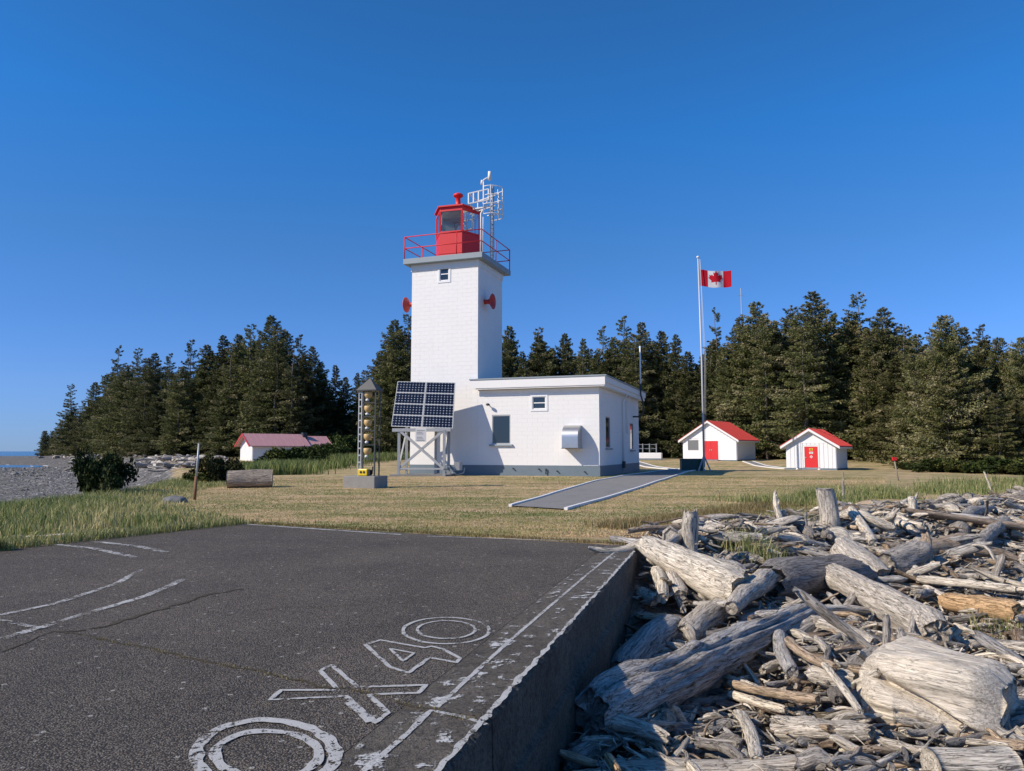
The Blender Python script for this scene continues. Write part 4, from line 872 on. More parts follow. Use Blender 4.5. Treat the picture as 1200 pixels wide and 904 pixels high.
# ---------------- flagpole, flag, green box ----------------
FX, FY = 14.72, 57.0; fz = hgt(FX, FY)
FP = empty('flagpole', (FX, FY, fz), 0, 'tall white metal flagpole braced at its foot by the dark green box', 'flagpole')
pt = atY(822, 303, FY).z - fz
mb = MB(); mb.tube([(0, 0, .3), (0, 0, pt * .5), (-.12, 0, pt)], [.085, .07, .045], 12); mb.build('pole', paint('pole_metal', (.55, .56, .57), .4, .1, 3), FP)
mb = MB(); mb.lathe([(.0, 0), (.1, .03), (.12, .1), (.08, .18), (0, .2)], 12, (-.12, 0, pt)); mb.build('truck', W, FP)
for sx_, sy_ in ((-.5, -.25), (.42, -.25), (.0, .5), (-.12, -.4)): mb = MB(); mb.beam((sx_, sy_, 0), (0, 0, 1.15), .09); mb.build('brace', gm, FP)
mb = MB(); mb.tube([(.02, -.15, 1.4), (.17, -.15, pt * .5), (.0, -.1, pt - .1)], .012, 5); mb.tube([(.12, -.12, 1.4), (.27, -.15, pt * .5), (.02, -.1, pt - .1)], .012, 5); mb.build('halyard', M['rope'], FP)
# flag (cloth) : hoist at pole, three bands, leaf
a = atY(824.6, 316, FY); z1 = a.z; FHt = atY(825, 316, FY).z - atY(825, 335, FY).z; FL = atY(862, 325, FY).x - a.x
x0 = FX + .02
FG = empty('canada_flag', (x0, FY, z1 - FHt), 0, 'red and white flag with a red maple leaf flying from the pole', 'flag')
def fpos(u, v):  # u 0..1 along fly, v 0..1 up
    return Vector((u * FL * .985, .09 * math.sin(u * 9.5 + .5 * v) * u ** .5 + .02 * math.sin(u * 17 + 3 * v), v * FHt - .10 * FHt * math.sin(u * 3.1) * (1 - .2 * v) - .06 * u + .02 * math.sin(u * 12)))
def fmat(nm, col):
    m = NT(nm); m.fin(col, .8, 0, .2); tl = m.n('ShaderNodeBsdfTranslucent', Color=(*col, 1)); mx = m.n('ShaderNodeMixShader'); mx.inputs[0].default_value = .15; m.set(mx.inputs[1], m.b.outputs[0]); m.set(mx.inputs[2], tl.outputs[0]); m.set(m.out.inputs[0], mx.outputs[0]); return m.m
fred, fwhite = fmat('flag_red', (.60, .012, .03)), fmat('flag_white', (.78, .78, .78))
for (u0, u1, mt, nm) in ((0, .25, fred, 'red_band'), (.25, .75, fwhite, 'white_band'), (.75, 1, fred, 'red_band')):
    mb = MB(); nu, nv = int(48 * (u1 - u0)), 12
    for side in (.004, -.004):
        vs = [fpos(u0 + (u1 - u0) * i / nu, j / nv) + Vector((0, side, 0)) for i in range(nu + 1) for j in range(nv + 1)]
        mb.add(vs, [(i * (nv + 1) + j, (i + 1) * (nv + 1) + j, (i + 1) * (nv + 1) + j + 1, i * (nv + 1) + j + 1) for i in range(nu) for j in range(nv)], True)
    mb.build(nm, mt, FG)
half = [(0, 1.0), (.13, .72), (.19, .70), (.33, .78), (.26, .42), (.32, .38), (.48, .56), (.55, .44), (.80, .48), (.73, .26), (.78, .20), (.90, .14), (.56, -.14), (.53, -.21), (.58, -.36), (.20, -.30), (.05, -.29), (.06, -.62)]
leaf = half + [(-x, y) for x, y in reversed(half[1:])]
leaf = [(x * .46, y * .5) for x, y in leaf]
from mathutils.geometry import delaunay_2d_cdt
inner = [Vector((x, y)) for x in np.linspace(-.42, .42, 22) for y in np.linspace(-.3, .48, 18)]
pv, pe, pf, *_ = delaunay_2d_cdt([Vector(p) for p in leaf] + inner, [(i, (i + 1) % len(leaf)) for i in range(len(leaf))], [], 1, 1e-6)
lp = np.array([leaf[i] for i in range(len(leaf))])
fc = [f for f in pf if in_poly(np.array([np.mean([pv[i] for i in f], axis=0)]), [tuple(q) for q in lp])[0]]
mb = MB()
for side in (.012, -.012):
    mb.add([fpos(.5 + p.x * FHt / FL * 1.12, .50 + p.y * 1.05) + Vector((0, side, 0)) for p in pv], fc, True)
mb.build('maple_leaf', fred, FG)
gb = empty('green_box', (13.9, FY + .9, hgt(13.9, FY + .9)), R(-4), 'dark green utility box with a flat lid standing by the flagpole foot', 'utility box')
mb = MB(); mb.box(-.75, .85, -.5, .5, 0, .86); mb.build('box_body', M['green'], gb); mb = MB(); mb.box(-.79, .89, -.54, .54, .862, .93); mb.build('lid', M['green'], gb)
mb = MB()
for x in (-.5, 0, .5): mb.box(x - .02, x + .02, -.52, -.5, .05, .84)
mb.build('box_rib', M['green'], gb)
# things behind the building: low white tank and fence
t = atY(762, 533, 80); tz = hgt(t.x, t.y); tk = empty('low_white_box', (t.x, t.y, tz), R(-20), 'long low white block lying on the grass behind the lighthouse building', 'low wall')
mb = MB(); mb.box(-1.6, 1.25, -.4, .4, -.2, .75); bevel(mb.build('block_body', M['white'], tk), .05); mb = MB(); mb.box(-1.55, 1.2, -.42, -.401, .0, .15); mb.build('block_base', M['band'], tk)
fn = empty('wire_fence', (t.x - .3, t.y + 2, tz), 0, 'short grey post and rail fence behind the lighthouse building', 'fence')
for i in range(4): mb = MB(); mb.beam((-.9 + i * .75, 0, -.1), (-.9 + i * .75, 0, 1.75), .1); mb.build('post', gm, fn)
for z in (1.2, 1.65): mb = MB(); mb.beam((-.9, .06, z), (1.35, .06, z), .06); mb.build('rail', gm, fn)

# posts on the lawn
def P0(px, py): v = atZ(px, py, .03); return Vector((v.x, v.y, hgt(v.x, v.y)))
M['oldwood'] = paint('weathered_post', (.30, .26, .20), .85, .35, 4, (.1, .08, .06), .6, bump=.6)
v = P0(228, 585); ps = empty('wooden_stake', v, 0, 'thin grey pole set in a rusty sleeve at the left lawn edge', 'post')
tp = atY(231, 520, v.y).z - v.z; mb = MB(); mb.tube([(.02, 0, .5), (.08, 0, tp)], .035, 8); mb.build('pole', gm, ps); mb = MB(); mb.tube([(0, 0, -.1), (.03, 0, tp * .42)], .055, 8); mb.build('sleeve', paint('rusty_sleeve', (.22, .11, .05), .8), ps)
v = P0(1054, 571) ; v = atZ(1054, 571, -.25); v.z = hgt(v.x, v.y); ps = empty('marker_stake', v, 0, 'leaning grey stake with a red top beyond the driftwood', 'post')
tp = atY(1049, 536, v.y).z - v.z; mb = MB(); mb.tube([(0, 0, -.2), (-.2, 0, tp - .15)], .035, 8); mb.build('stake', M['oldwood'], ps); mb = MB(); mb.box(-.3, -.1, -.06, .06, tp - .17, tp); mb.build('red_cap', M['red'], ps)
an = atY(869, 365, 92); ag = hgt(an.x, 92.); am = empty('radio_antenna', (an.x, 92, ag), 0, 'thin whip antenna rising above the spruces right of the flag', 'antenna')
mb = MB(); mb.tube([(0, 0, 0), (0, 0, atY(869, 338, 92).z - ag)], .07, 6); mb.build('mast', gm, am); mb = MB(); zt = atY(869, 346, 92).z - ag; mb.beam((-.35, 0, zt), (.3, 0, zt - .1), .05); mb.build('crossarm', gm, am)
# ---------------- log on the lawn, boulder, bush, mound ----------------
def wood(name, src, soft=1.0):
    m = NT(name); uv = m.coord('@grain')
    if src == 'obj':
        oi = m.n('ShaderNodeObjectInfo'); base = oi.outputs['Color']; rnd = oi.outputs['Random']
    else:
        at = m.n('ShaderNodeAttribute', attribute_name='tint'); base = at.outputs['Color']; rnd = at.outputs['Alpha']
    ad = m.n('ShaderNodeVectorMath', operation='ADD'); m.set(ad.inputs[0], uv); cmb = m.n('ShaderNodeCombineXYZ'); m.set(cmb.inputs[2], m.math('MULTIPLY', rnd, 37)); m.set(cmb.inputs[0], m.math('MULTIPLY', rnd, 11)); m.set(ad.inputs[1], cmb.outputs[0]); uv = ad.outputs[0]
    def st(v, s):
        mp = m.n('ShaderNodeMapping'); m.set(mp.inputs[0], v); mp.inputs['Scale'].default_value = s; return mp.outputs[0]
    g3 = m.noise(1, 4, .6, st(uv, (1.2, 17, 17)), .5); g4 = m.noise(1, 3, .5, st(uv, (2.6, 42, 42)), .4)
    g1 = m.noise(1, 7, .68, st(uv, (4.6, 46, 46)), .5); g2 = m.noise(1, 5, .7, st(uv, (9, 120, 120)), .2); big = m.noise(1, 4, .6, st(uv, (2.4, 4, 4))); pat = m.noise(1, 5, .65, st(uv, (7, 9, 9)))
    c = m.mix(m.mr(g1, .36, .62, .0, 1), m.mix(1, base, tuple(1 - (1 - v) * soft for v in (.62, .59, .56)), 'MULTIPLY'), m.mix(1, base, (1.2, 1.18, 1.15), 'MULTIPLY'))
    c = m.mix(m.mr(big, .56, .75, 0, .45), c, m.mix(1, base, (.72, .74, .80), 'MULTIPLY'))
    c = m.mix(m.mr(pat, .60, .76, 0, .5), c, m.mix(1, base, (1.25, 1.0, .74), 'MULTIPLY'))
    c = m.mix(m.mr(g2, .43, .31, 0, .85 * soft), c, m.mix(1, base, (.22, .19, .17), 'MULTIPLY'))
    c = m.mix(m.mr(g1, .37, .27, 0, .95 * soft), c, m.mix(1, base, (.12, .11, .10), 'MULTIPLY'))
    ck = m.mr(m.math('ABSOLUTE', m.math('SUBTRACT', g3, .5)), .001, .013); ck2 = m.mr(m.math('ABSOLUTE', m.math('SUBTRACT', g4, .52)), .002, .018, .55, 1)
    ckk = m.math('MULTIPLY', ck, ck2)
    c = m.mix(m.math('MULTIPLY', m.math('SUBTRACT', 1.0, ckk), .8 * soft), c, m.mix(1, base, (.16, .13, .11), 'MULTIPLY'))
    m.bump(m.math('ADD', m.math('ADD', m.math('MULTIPLY', g1, .7), m.math('MULTIPLY', g2, .4)), m.math('MULTIPLY', ckk, .8)), .95 * (.4 + .6 * soft), .024)
    return m.fin(c, .88, 0, .2)
WS = wood('smooth_driftwood_wood', 'obj', .62)
WO, WA = wood('driftwood_wood', 'obj'), wood('driftwood_wood_joined', 'attr')
def fbm(x, y, z, s=0):
    return mn.noise(Vector((x, y, z + s * 13.7))) + .5 * mn.noise(Vector((2.1 * x, 2.1 * y, 2.1 * z + s * 5.1)))
def log_arrays(L, r0, r1, seed, rings=30, segs=18, bend=.06, gn=.18, flatn=1.0, splint=.5, groove=.08, knots=2, stubs=0, taper_end=.75, nz=True, cracks=(), tl=1.2, boxy=0):
    """closed lumpy log along x, centred; returns V (n,3), quads, grain (n,3)"""
    rd = random.Random(seed); V = []; G = []; Fq = []; b1, b2 = rd.uniform(-bend, bend) * L, rd.uniform(-bend, bend) * L; ph = rd.uniform(0, 6)
    kn = [(rd.uniform(-.4, .4), rd.uniform(0, 6.28), rd.uniform(.12, .3)) for _ in range(knots)]; rm = (r0 + r1) / 2
    tw = rd.uniform(-.8, .8)
    for i in range(rings + 1):
        t = i / rings; x = (t - .5) * L; rr = r0 + (r1 - r0) * t
        e = min(t, 1 - t) * L / rm; endk = taper_end + (1 - taper_end) * math.sin(min(1, e / tl) * math.pi / 2)
        cy = b1 * math.sin(math.pi * t + ph * .1) + gn * rm * .5 * math.sin(5 * t + ph) - b1 * .6; cz = b2 * math.sin(math.pi * t * 1.3 + ph) - b2 * .5
        for k in range(segs):
            a = 2 * math.pi * k / segs; ca, sa = math.cos(a), math.sin(a)
            n = gn * fbm(x * 1.1 / max(rm * 4, .2), ca * 1.1, sa * 1.1, seed) if nz else gn * rd.uniform(-.5, .5)
            g = groove * (abs(mn.noise(Vector((x * .5 / max(rm, .05) * .35, ca * 5.5 + tw * t, sa * 5.5 + seed)))) * 2 - .5) if nz else 0
            q = 1 + n + g
            if boxy: q *= 1 + boxy * (1 / (abs(ca) ** 4 + abs(sa) ** 4) ** .25 - 1)
            for kx, ka, ks in kn:
                da = math.cos(a - ka); dx = (t - .5 - kx) * L / (rm * 1.2)
                if da > 0: q += ks * math.exp(-dx * dx * 2) * da ** 6
            for c0, c1, cd, cw, t0, t1 in cracks:
                if t0 < t < t1: da = (a - (c0 + (c1 - c0) * t) + math.pi) % (2 * math.pi) - math.pi; q -= cd * math.exp(-(da / cw) ** 2) * math.sin(math.pi * (t - t0) / (t1 - t0)) ** .5
            r = rr * q * endk
            xo = 0
            if i in (0, rings): xo = (1 if i else -1) * splint * rm * (mn.noise(Vector((ca * 2.3, sa * 2.3, seed * 3.1 + i))) if nz else rd.uniform(-.4, .4))
            V.append((x + xo, cy + r * ca, cz + r * sa * flatn)); G.append((x, r * ca * 1., r * sa))
    for i in range(rings):
        for k in range(segs): Fq.append((i * segs + k, (i + 1) * segs + k, (i + 1) * segs + (k + 1) % segs, i * segs + (k + 1) % segs))
    # ends: one inner ring then a fan of quads to a centre point
    for i, sg in ((0, -1), (rings, 1)):
        base = len(V); c = np.mean([V[i * segs + k] for k in range(segs)], 0)
        for sc, dpt in ((.72, .25), (.35, .1)):
            for k in range(segs):
                p = np.array(V[i * segs + k]); q = c + (p - c) * sc; q[0] += sg * rm * (rd.uniform(-.3, .12) * splint - dpt * .3 * splint); V.append(tuple(q)); G.append((q[0] * 6, q[1], q[2]))
        V.append((c[0] - sg * rm * .15 * splint, c[1], c[2])); G.append((0, 0, 0)); ce = len(V) - 1
        rows = [i * segs, base, base + segs]
        for a, b in zip(rows[:-1], rows[1:]):
            for k in range(segs):
                f = (a + k, a + (k + 1) % segs, b + (k + 1) % segs, b + k); Fq.append(f if sg > 0 else f[::-1])
        for k in range(0, segs, 2):
            f = (rows[2] + k, rows[2] + (k + 1) % segs, rows[2] + (k + 2) % segs, ce); Fq.append(f if sg > 0 else f[::-1])
    V = np.array(V); G = np.array(G); Fq = np.array(Fq)
    for s in range(stubs):
        l2 = rm * rd.uniform(1.5, 4.5); v2, f2, g2 = log_arrays(l2, rm * rd.uniform(.35, .6), rm * rd.uniform(.08, .25), seed * 7 + s + 1, 7, 7, .15, .2, 1, .5, .05, 0, 0, .6)
        a1, a2 = rd.uniform(0, 6.28), rd.uniform(.3, 1.2); Rm = np.array((Matrix.Rotation(a1, 3, 'X') @ Matrix.Rotation(-a2, 3, 'Y')).to_3x3())
        side = rd.choice((-1, 1)); Fp = (v2 + [l2 * .42, 0, 0]) @ Rm.T; 
        if side < 0: Fp[:, 0] *= -1; f2 = f2[:, ::-1]
        Fp[:, 0] += side * L * rd.uniform(.1, .46); Fq = np.vstack([Fq, f2 + len(V)]); V = np.vstack([V, Fp]); G = np.vstack([G, g2])
    return V, Fq, G
def log_mesh(name, *a, **k):
    V, Fq, G = log_arrays(*a, **k); return np_mesh(name, V, Fq, WO, True, {'grain': G})
def surf_np(P):
    d = drift_d(P); return height(P) + .22 * np.clip(d / 1.5, 0, 1) + .15 * vnoise(P[:, 0], P[:, 1], 2.3, 21) * np.clip(d / 2, 0, 1)
GS = .2; gx0, gy0 = -12.0, 1.0; gnx, gny = 370, 470
_gx, _gy = np.meshgrid(gx0 + GS * np.arange(gnx), gy0 + GS * np.arange(gny)); _GP = np.stack([_gx.ravel(), _gy.ravel()], 1)
SURF = surf_np(_GP).reshape(gny, gnx).tolist()
def surf(x, y):
    u = min(max((x - gx0) / GS, 0), gnx - 1.001); v = min(max((y - gy0) / GS, 0), gny - 1.001); i, j = int(u), int(v); u -= i; v -= j
    a, b = SURF[j], SURF[j + 1]
    return (a[i] * (1 - u) + a[i + 1] * u) * (1 - v) + (b[i] * (1 - u) + b[i + 1] * u) * v
def prf(x, y): return PED[1] * (x - PE0[0]) - PED[0] * (y - PE0[1])
def on_surf(px, py, lift=0):
    """march the ray of a pixel down to the driftwood surface"""
    r = ray(px, py); t = 2.0
    while t < 90:
        p = Vector((0, 0, EYE)) + r * t
        if p.z < surf(p.x, p.y) + lift: break
        t += .04 + t * .002
    return Vector((0, 0, EYE)) + r * t
def orient(a, b, roll=0):
    d = (b - a).normalized(); up = Vector((0, 0, 1)) if abs(d.z) < .95 else Vector((0, 1, 0))
    y = up.cross(d).normalized(); z = d.cross(y); Mx = Matrix((d, y, z)).transposed()
    return (Mx @ Matrix.Rotation(roll, 3, 'X')).to_euler()
PALE, GREY, MID, DARK, TAN, ORG, BLU = (.80, .73, .61), (.63, .58, .505), (.47, .435, .39), (.31, .29, .27), (.55, .43, .31), (.70, .47, .26), (.50, .485, .465)
GRPD = 'driftwood logs in the pile'
hero_n = 0
def hero(name, x1, y1, x2, y2, tpx, colr, label, lift=.0, t2=None, **kw):
    """log between two pixels (its lower side touching there), thickness in px at each end"""
    global hero_n; hero_n += 1
    la, lb = (lift if isinstance(lift, tuple) else (lift, lift))
    a, b = on_surf(x1, y1 + tpx * .35, la), on_surf(x2, y2 + (t2 or tpx) * .35, lb)
    ra = tpx / 2 * (a.y) / F * 1.04; rb = (t2 or tpx) / 2 * b.y / F * 1.04
    fl = kw.get('flatn', 1); a.z += ra * fl * .55; b.z += rb * fl * .55
    L = (b - a).length
    k = dict(rings=max(14, min(80, int(L / .06))), segs=26 if tpx > 22 else 16, bend=.03); k.update(kw); roll = k.pop('roll', random.uniform(0, 6))
    if fl != 1: roll = k.get('rollf', 0); k.pop('rollf', None)
    me = log_mesh(name, L, ra, rb, hero_n * 3 + 1, **k); o = link(name, me, None, (a + b) / 2, orient(a, b, roll)); o.color = (*colr, 1)
    return tag(o, label, 'driftwood', GRPD)
def upright(name, x, y0, y1, tpx, colr, label, lean=(0, 0), t2=None, **kw):
    global hero_n; hero_n += 1
    a = on_surf(x, y0, 0); top = atY(x, y1, a.y); h = top.z - a.z; r = tpx / 2 * a.y / F
    k = dict(rings=20, segs=16, bend=.05); k.update(kw)
    b = a + Vector((lean[0] * h, lean[1] * h, h)); a2 = a - Vector((0, 0, .25))
    me = log_mesh(name, (b - a2).length, r, (t2 or tpx) / 2 * a.y / F, hero_n * 3 + 1, **k); o = link(name, me, None, (a2 + b) / 2, orient(a2, b, random.uniform(0, 6))); o.color = (*colr, 1)
    return tag(o, label, 'driftwood', GRPD)
H = hero
BIG = H('driftwood_log', 1022, 786, 1184, 826, 98, (.70, .63, .52), 'huge pale bulging driftwood chunk, the biggest and palest at the bottom right', t2=108, gn=.26, groove=.03, knots=5, flatn=.80, splint=.12, taper_end=.66, boxy=.85, bend=.03, segs=130, rings=100, tl=.5, roll=0, cracks=((2.45, 3.70, .42, .12, -.02, .96), (3.0, 4.2, .22, .35, .35, .98), (1.9, 2.05, .07, .07, .1, .9), (1.3, 1.5, .07, .08, .2, 1.0), (3.4, 3.3, .10, .08, .0, .5)))
BIG.data.materials[0] = WS
H('driftwood_log', 972, 672, 1098, 737, 26, GREY, 'long straight pale grey log pointing down right towards the biggest chunk', t2=44, lift=(.25, .12), groove=.08, gn=.12, bend=.01, taper_end=.6, rings=70, segs=60, roll=0, cracks=((2.2, 2.5, .10, .08, .1, .9), (1.5, 1.4, .08, .08, .3, 1.0), (2.9, 2.8, .12, .10, 0, .7)))
H('driftwood_log', 690, 838, 950, 716, 66, BLU, 'longest thick grey log leaning down to the concrete wall, dark rotten end', t2=22, lift=(.05, .15), gn=.24, groove=.18, splint=1.0, bend=.02, knots=4, rings=110, segs=64, roll=0, cracks=((1.9, 2.4, .26, .10, .05, .98), (1.3, 1.5, .12, .08, .2, .9), (2.9, 3.1, .20, .10, .0, .8), (2.5, 2.2, .10, .07, .4, 1)))
H('driftwood_log', 800, 812, 960, 728, 26, GREY, 'slim long grey log lying against the longest thick grey log', t2=20, lift=(.0, .1), gn=.12, groove=.12, bend=.02)
H('driftwood_log', 752, 636, 868, 690, 22, PALE, 'bleached log with splintered bark reaching past the far pad corner', t2=52, lift=(.25, .1), gn=.26, groove=.14, stubs=3)
H('driftwood_log', 700, 893, 960, 893, 40, GREY, 'broad flat grey slab of log along the bottom of the photo', t2=46, flatn=.55, gn=.14, groove=.13, lift=.02)
H('driftwood_log', 800, 742, 905, 676, 30, GREY, 'gnarled grey log rising right from the shaded wall foot', t2=20, lift=(.1, .2), gn=.22, groove=.12, knots=3)
H('driftwood_log', 724, 782, 790, 732, 36, BLU, 'short fat bluish log in the shade of the concrete wall', t2=34, gn=.18)
H('driftwood_log', 905, 678, 1000, 668, 50, DARK, 'thick dark bluish grey log with crumbling brown broken end', t2=44, gn=.14, groove=.12, splint=1.1, lift=.1)
H('driftwood_log', 985, 640, 1030, 676, 38, GREY, 'fat short twisted grey log just above the long straight log', t2=30, gn=.22, lift=.1)
H('driftwood_log', 1040, 660, 1082, 645, 30, MID, 'round ended grey log crossing behind the long straight log', lift=.15)
H('driftwood_log', 1040, 640, 1132, 638, 18, TAN, 'brownish log lying level in the middle of the pile', t2=22, lift=.15)
H('driftwood_log', 1076, 678, 1192, 690, 9, PALE, 'thin straight cream pole above the orange log', lift=.2, gn=.08)
H('driftwood_log', 1108, 703, 1196, 719, 20, ORG, 'short thick log with a fresh orange broken face at right', t2=24, lift=.12, gn=.16)
H('driftwood_log', 1058, 596, 1215, 618, 9, TAN, 'long flat brownish plank crossing the far right of the pile', t2=14, lift=.3, gn=.05, flatn=.6, bend=.0)
H('driftwood_log', 1092, 893, 1186, 893, 38, PALE, 'squared pale block of timber at the bottom right edge', t2=40, flatn=.85, gn=.05, groove=.04, lift=.15, splint=.1, taper_end=.97)
H('driftwood_log', 866, 838, 893, 884, 15, PALE, 'short pale split plank pointing down at the viewer', flatn=.45, lift=.15, gn=.08)
H('driftwood_branch', 840, 786, 890, 815, 9, PALE, 'pale stick crossing under the thin tan branch', lift=.2)
H('driftwood_branch', 852, 798, 960, 822, 9, TAN, 'long thin tan branch in front of the longest thick log', lift=.28, t2=11, bend=.05)
H('driftwood_branch', 856, 814, 922, 832, 10, PALE, 'straight cream stick just below the thin tan branch', lift=.15)
H('driftwood_branch', 712, 886, 724, 906, 10, ORG, 'small bright orange peeled stub at the bottom edge', lift=.35)
H('driftwood_log', 912, 742, 925, 790, 16, BLU, 'smooth stubby blue grey log standing on end between sticks', lift=.2, gn=.1)
H('driftwood_branch', 922, 749, 975, 782, 10, TAN, 'dark tan splinter lying diagonally right of the smooth stub', lift=.3, bend=.05)
H('driftwood_branch', 966, 778, 1008, 832, 8, PALE, 'thin white stick leaning towards the huge pale chunk', lift=.35)
H('driftwood_log', 950, 790, 1003, 795, 20, GREY, 'short cut pale round log left of the huge pale chunk', lift=.1)
H('driftwood_log', 905, 850, 1022, 858, 34, GREY, 'gnarled hollow grey log left of the squared pale block', t2=24, gn=.3, groove=.16, stubs=2, lift=.1, flatn=.8)
H('driftwood_log', 946, 726, 1026, 750, 14, GREY, 'weathered narrow log below the left half of the long straight log', lift=.12, gn=.18)
H('driftwood_branch', 948, 711, 1018, 715, 7, PALE, 'thin cream strip of wood left of the long straight log', lift=.25)
H('driftwood_branch', 1118, 735, 1205, 764, 5, PALE, 'very thin long pale stick running off the right edge', lift=.25, bend=.03)
H('driftwood_log', 1156, 752, 1206, 790, 16, MID, 'split grey plank slanting off the right edge', lift=.15, flatn=.6)
H('driftwood_log', 1012, 738, 1062, 772, 11, PALE, 'pale broken board under the long straight log', lift=.05, flatn=.4)
H('driftwood_log', 706, 842, 785, 866, 20, GREY, 'short grey log with torn bark at the lower left of the pile', gn=.22, t2=14, lift=.15)
H('driftwood_log', 858, 712, 898, 672, 20, GREY, 'pale grey limb rising right beyond the gnarled log', lift=.3, t2=24)
H('driftwood_log', 770, 668, 778, 700, 16, PALE, 'small round pale log propped near the far pad corner', lift=.15)
H('driftwood_log', 786, 672, 796, 696, 18, GREY, 'small grey log beside the pale one near the far pad corner', lift=.15)
H('driftwood_log', 1145, 640, 1180, 608, 14, MID, 'grey log slanting up near the right edge', lift=.2)
H('driftwood_log', 1020, 628, 1000, 600, 11, PALE, 'curved white limb arching behind the dark thick log', lift=.3, bend=.2)
H('driftwood_log', 716, 630, 765, 640, 7, BLU, 'low bluish log at the lawn edge behind the pad', lift=.05)
H('driftwood_log', 735, 622, 800, 616, 6, TAN, 'thin tan log at the lawn edge behind the pad corner', lift=.2)
H('driftwood_log', 778, 640, 812, 616, 9, GREY, 'slanting grey pole behind the upright post', lift=.3)
upright('driftwood_post', 809, 652, 599, 19, GREY, 'upright pale grey post standing in the pile behind the pad corner', gn=.14, groove=.12, splint=.9, taper_end=.85)
upright('driftwood_stump', 971, 620, 573, 25, GREY, 'broad upright stump standing at the far edge of the pile', gn=.08, groove=.12, splint=.3, t2=21, taper_end=.95)
upright('driftwood_root', 917, 622, 576, 11, PALE, 'thin twisted upright root left of the broad stump', lean=(-.15, 0), gn=.4, stubs=3, bend=.14, t2=4)
upright('driftwood_root', 988, 592, 553, 4, MID, 'thin jagged root standing before the small shed', lean=(.05, 0), gn=.35, stubs=2, bend=.1, t2=1)
upright('driftwood_branch', 1036, 778, 722, 10, MID, 'grey stub sticking straight up left of the huge pale chunk', lean=(.15, .1), t2=8)
upright('driftwood_branch', 829, 708, 660, 18, PALE, 'upright pale slab of bark beside the gnarled log', lean=(-.1, 0), flatn=.45, gn=.2, t2=22, groove=.14)
upright('driftwood_root', 1069, 606, 582, 10, PALE, 'tangled pale root crown left of the leaning marker stake', gn=.35, stubs=5, bend=.15)
upright('driftwood_root', 1040, 632, 606, 17, GREY, 'rooty grey stump in the middle distance of the pile', gn=.35, stubs=5, bend=.1)
upright('driftwood_root', 1165, 578, 552, 4, PALE, 'thin pale upright branch at the far right of the pile', lean=(-.4, 0), gn=.2, t2=1.5)
upright('driftwood_branch', 1163, 690, 650, 7, MID, 'dark pointed splinter standing near the orange log', lean=(.3, 0), t2=16, flatn=.5)

for gx_, gy_, n_ in ((885, 652, 500), (868, 640, 300), (1175, 745, 120), (935, 612, 300)):
    q = on_surf(gx_, gy_); xs = q.x + np.random.randn(n_) * .22; ys = q.y + np.random.randn(n_) * .3
    blades('wild_grass', xs, ys, np.random.uniform(.15, .48, n_), .012, g_tall, 'wispy pale green grass growing up between the driftwood logs', np.clip(.65 + .3 * np.random.randn(n_), 0, 1), 1.0, np.full(n_, q.z - .05))
# loose pieces: archetypes, then 250 of the largest placed singly and the mass as stuff
arch = []
for i in range(12): arch.append(dict(L=1.0, r0=random.uniform(.06, .11), r1=random.uniform(.025, .08), seed=300 + i, rings=24, segs=16, bend=.09, gn=.32, groove=.16, splint=1.0, knots=2, stubs=0 if i % 3 else 2, taper_end=random.uniform(.25, .85), tl=random.uniform(1, 4)))
for i in range(6): arch.append(dict(L=1.0, r0=random.uniform(.02, .035), r1=random.uniform(.010, .02), seed=330 + i, rings=14, segs=7, bend=.14, gn=.2, groove=.03, splint=.5, knots=1, stubs=i % 2))
for i in range(6): arch.append(dict(L=1.0, r0=random.uniform(.09, .15), r1=random.uniform(.05, .12), seed=350 + i, rings=16, segs=12, bend=.05, gn=.22, groove=.10, splint=1.0, knots=1, flatn=.35, taper_end=random.uniform(.2, .9), tl=3))
for i in range(6): arch.append(dict(L=1.0, r0=random.uniform(.20, .32), r1=random.uniform(.12, .26), seed=370 + i, rings=16, segs=14, bend=.08, gn=.42, groove=.16, splint=.8, knots=3, stubs=3 if i % 2 else 0, taper_end=.45, tl=1.0))
for i in range(8): arch.append(dict(L=1.0, r0=random.uniform(.035, .055), r1=random.uniform(.018, .04), seed=390 + i, rings=30, segs=12, bend=.03, gn=.25, groove=.16, splint=1.0, knots=3, stubs=i % 3, taper_end=.5, tl=4))
KIND = ['log'] * 12 + ['stick'] * 6 + ['plank'] * 6 + ['chunk'] * 6 + ['pole'] * 8
arch_me = [log_mesh('driftwood_' + k, **a) for k, a in zip(KIND, arch)]
TONES = [(PALE, 'pale cream'), (GREY, 'light grey'), (GREY, 'light grey'), (MID, 'mid grey'), (DARK, 'dark grey'), (TAN, 'tan brown'), (BLU, 'bluish grey')]
def zone_name(x, y):
    pr = prf(x, y)
    if pr < 1.6 and y < 14: return 'beside the shaded concrete wall'
    if y < 8.5: return 'near the huge pale chunk'
    if y < 14: return 'beyond the long straight log'
    if y < 21: return 'far off near the upright stump'
    return 'at the far edge of the pile'
placed = 0; rr = random.Random(5)
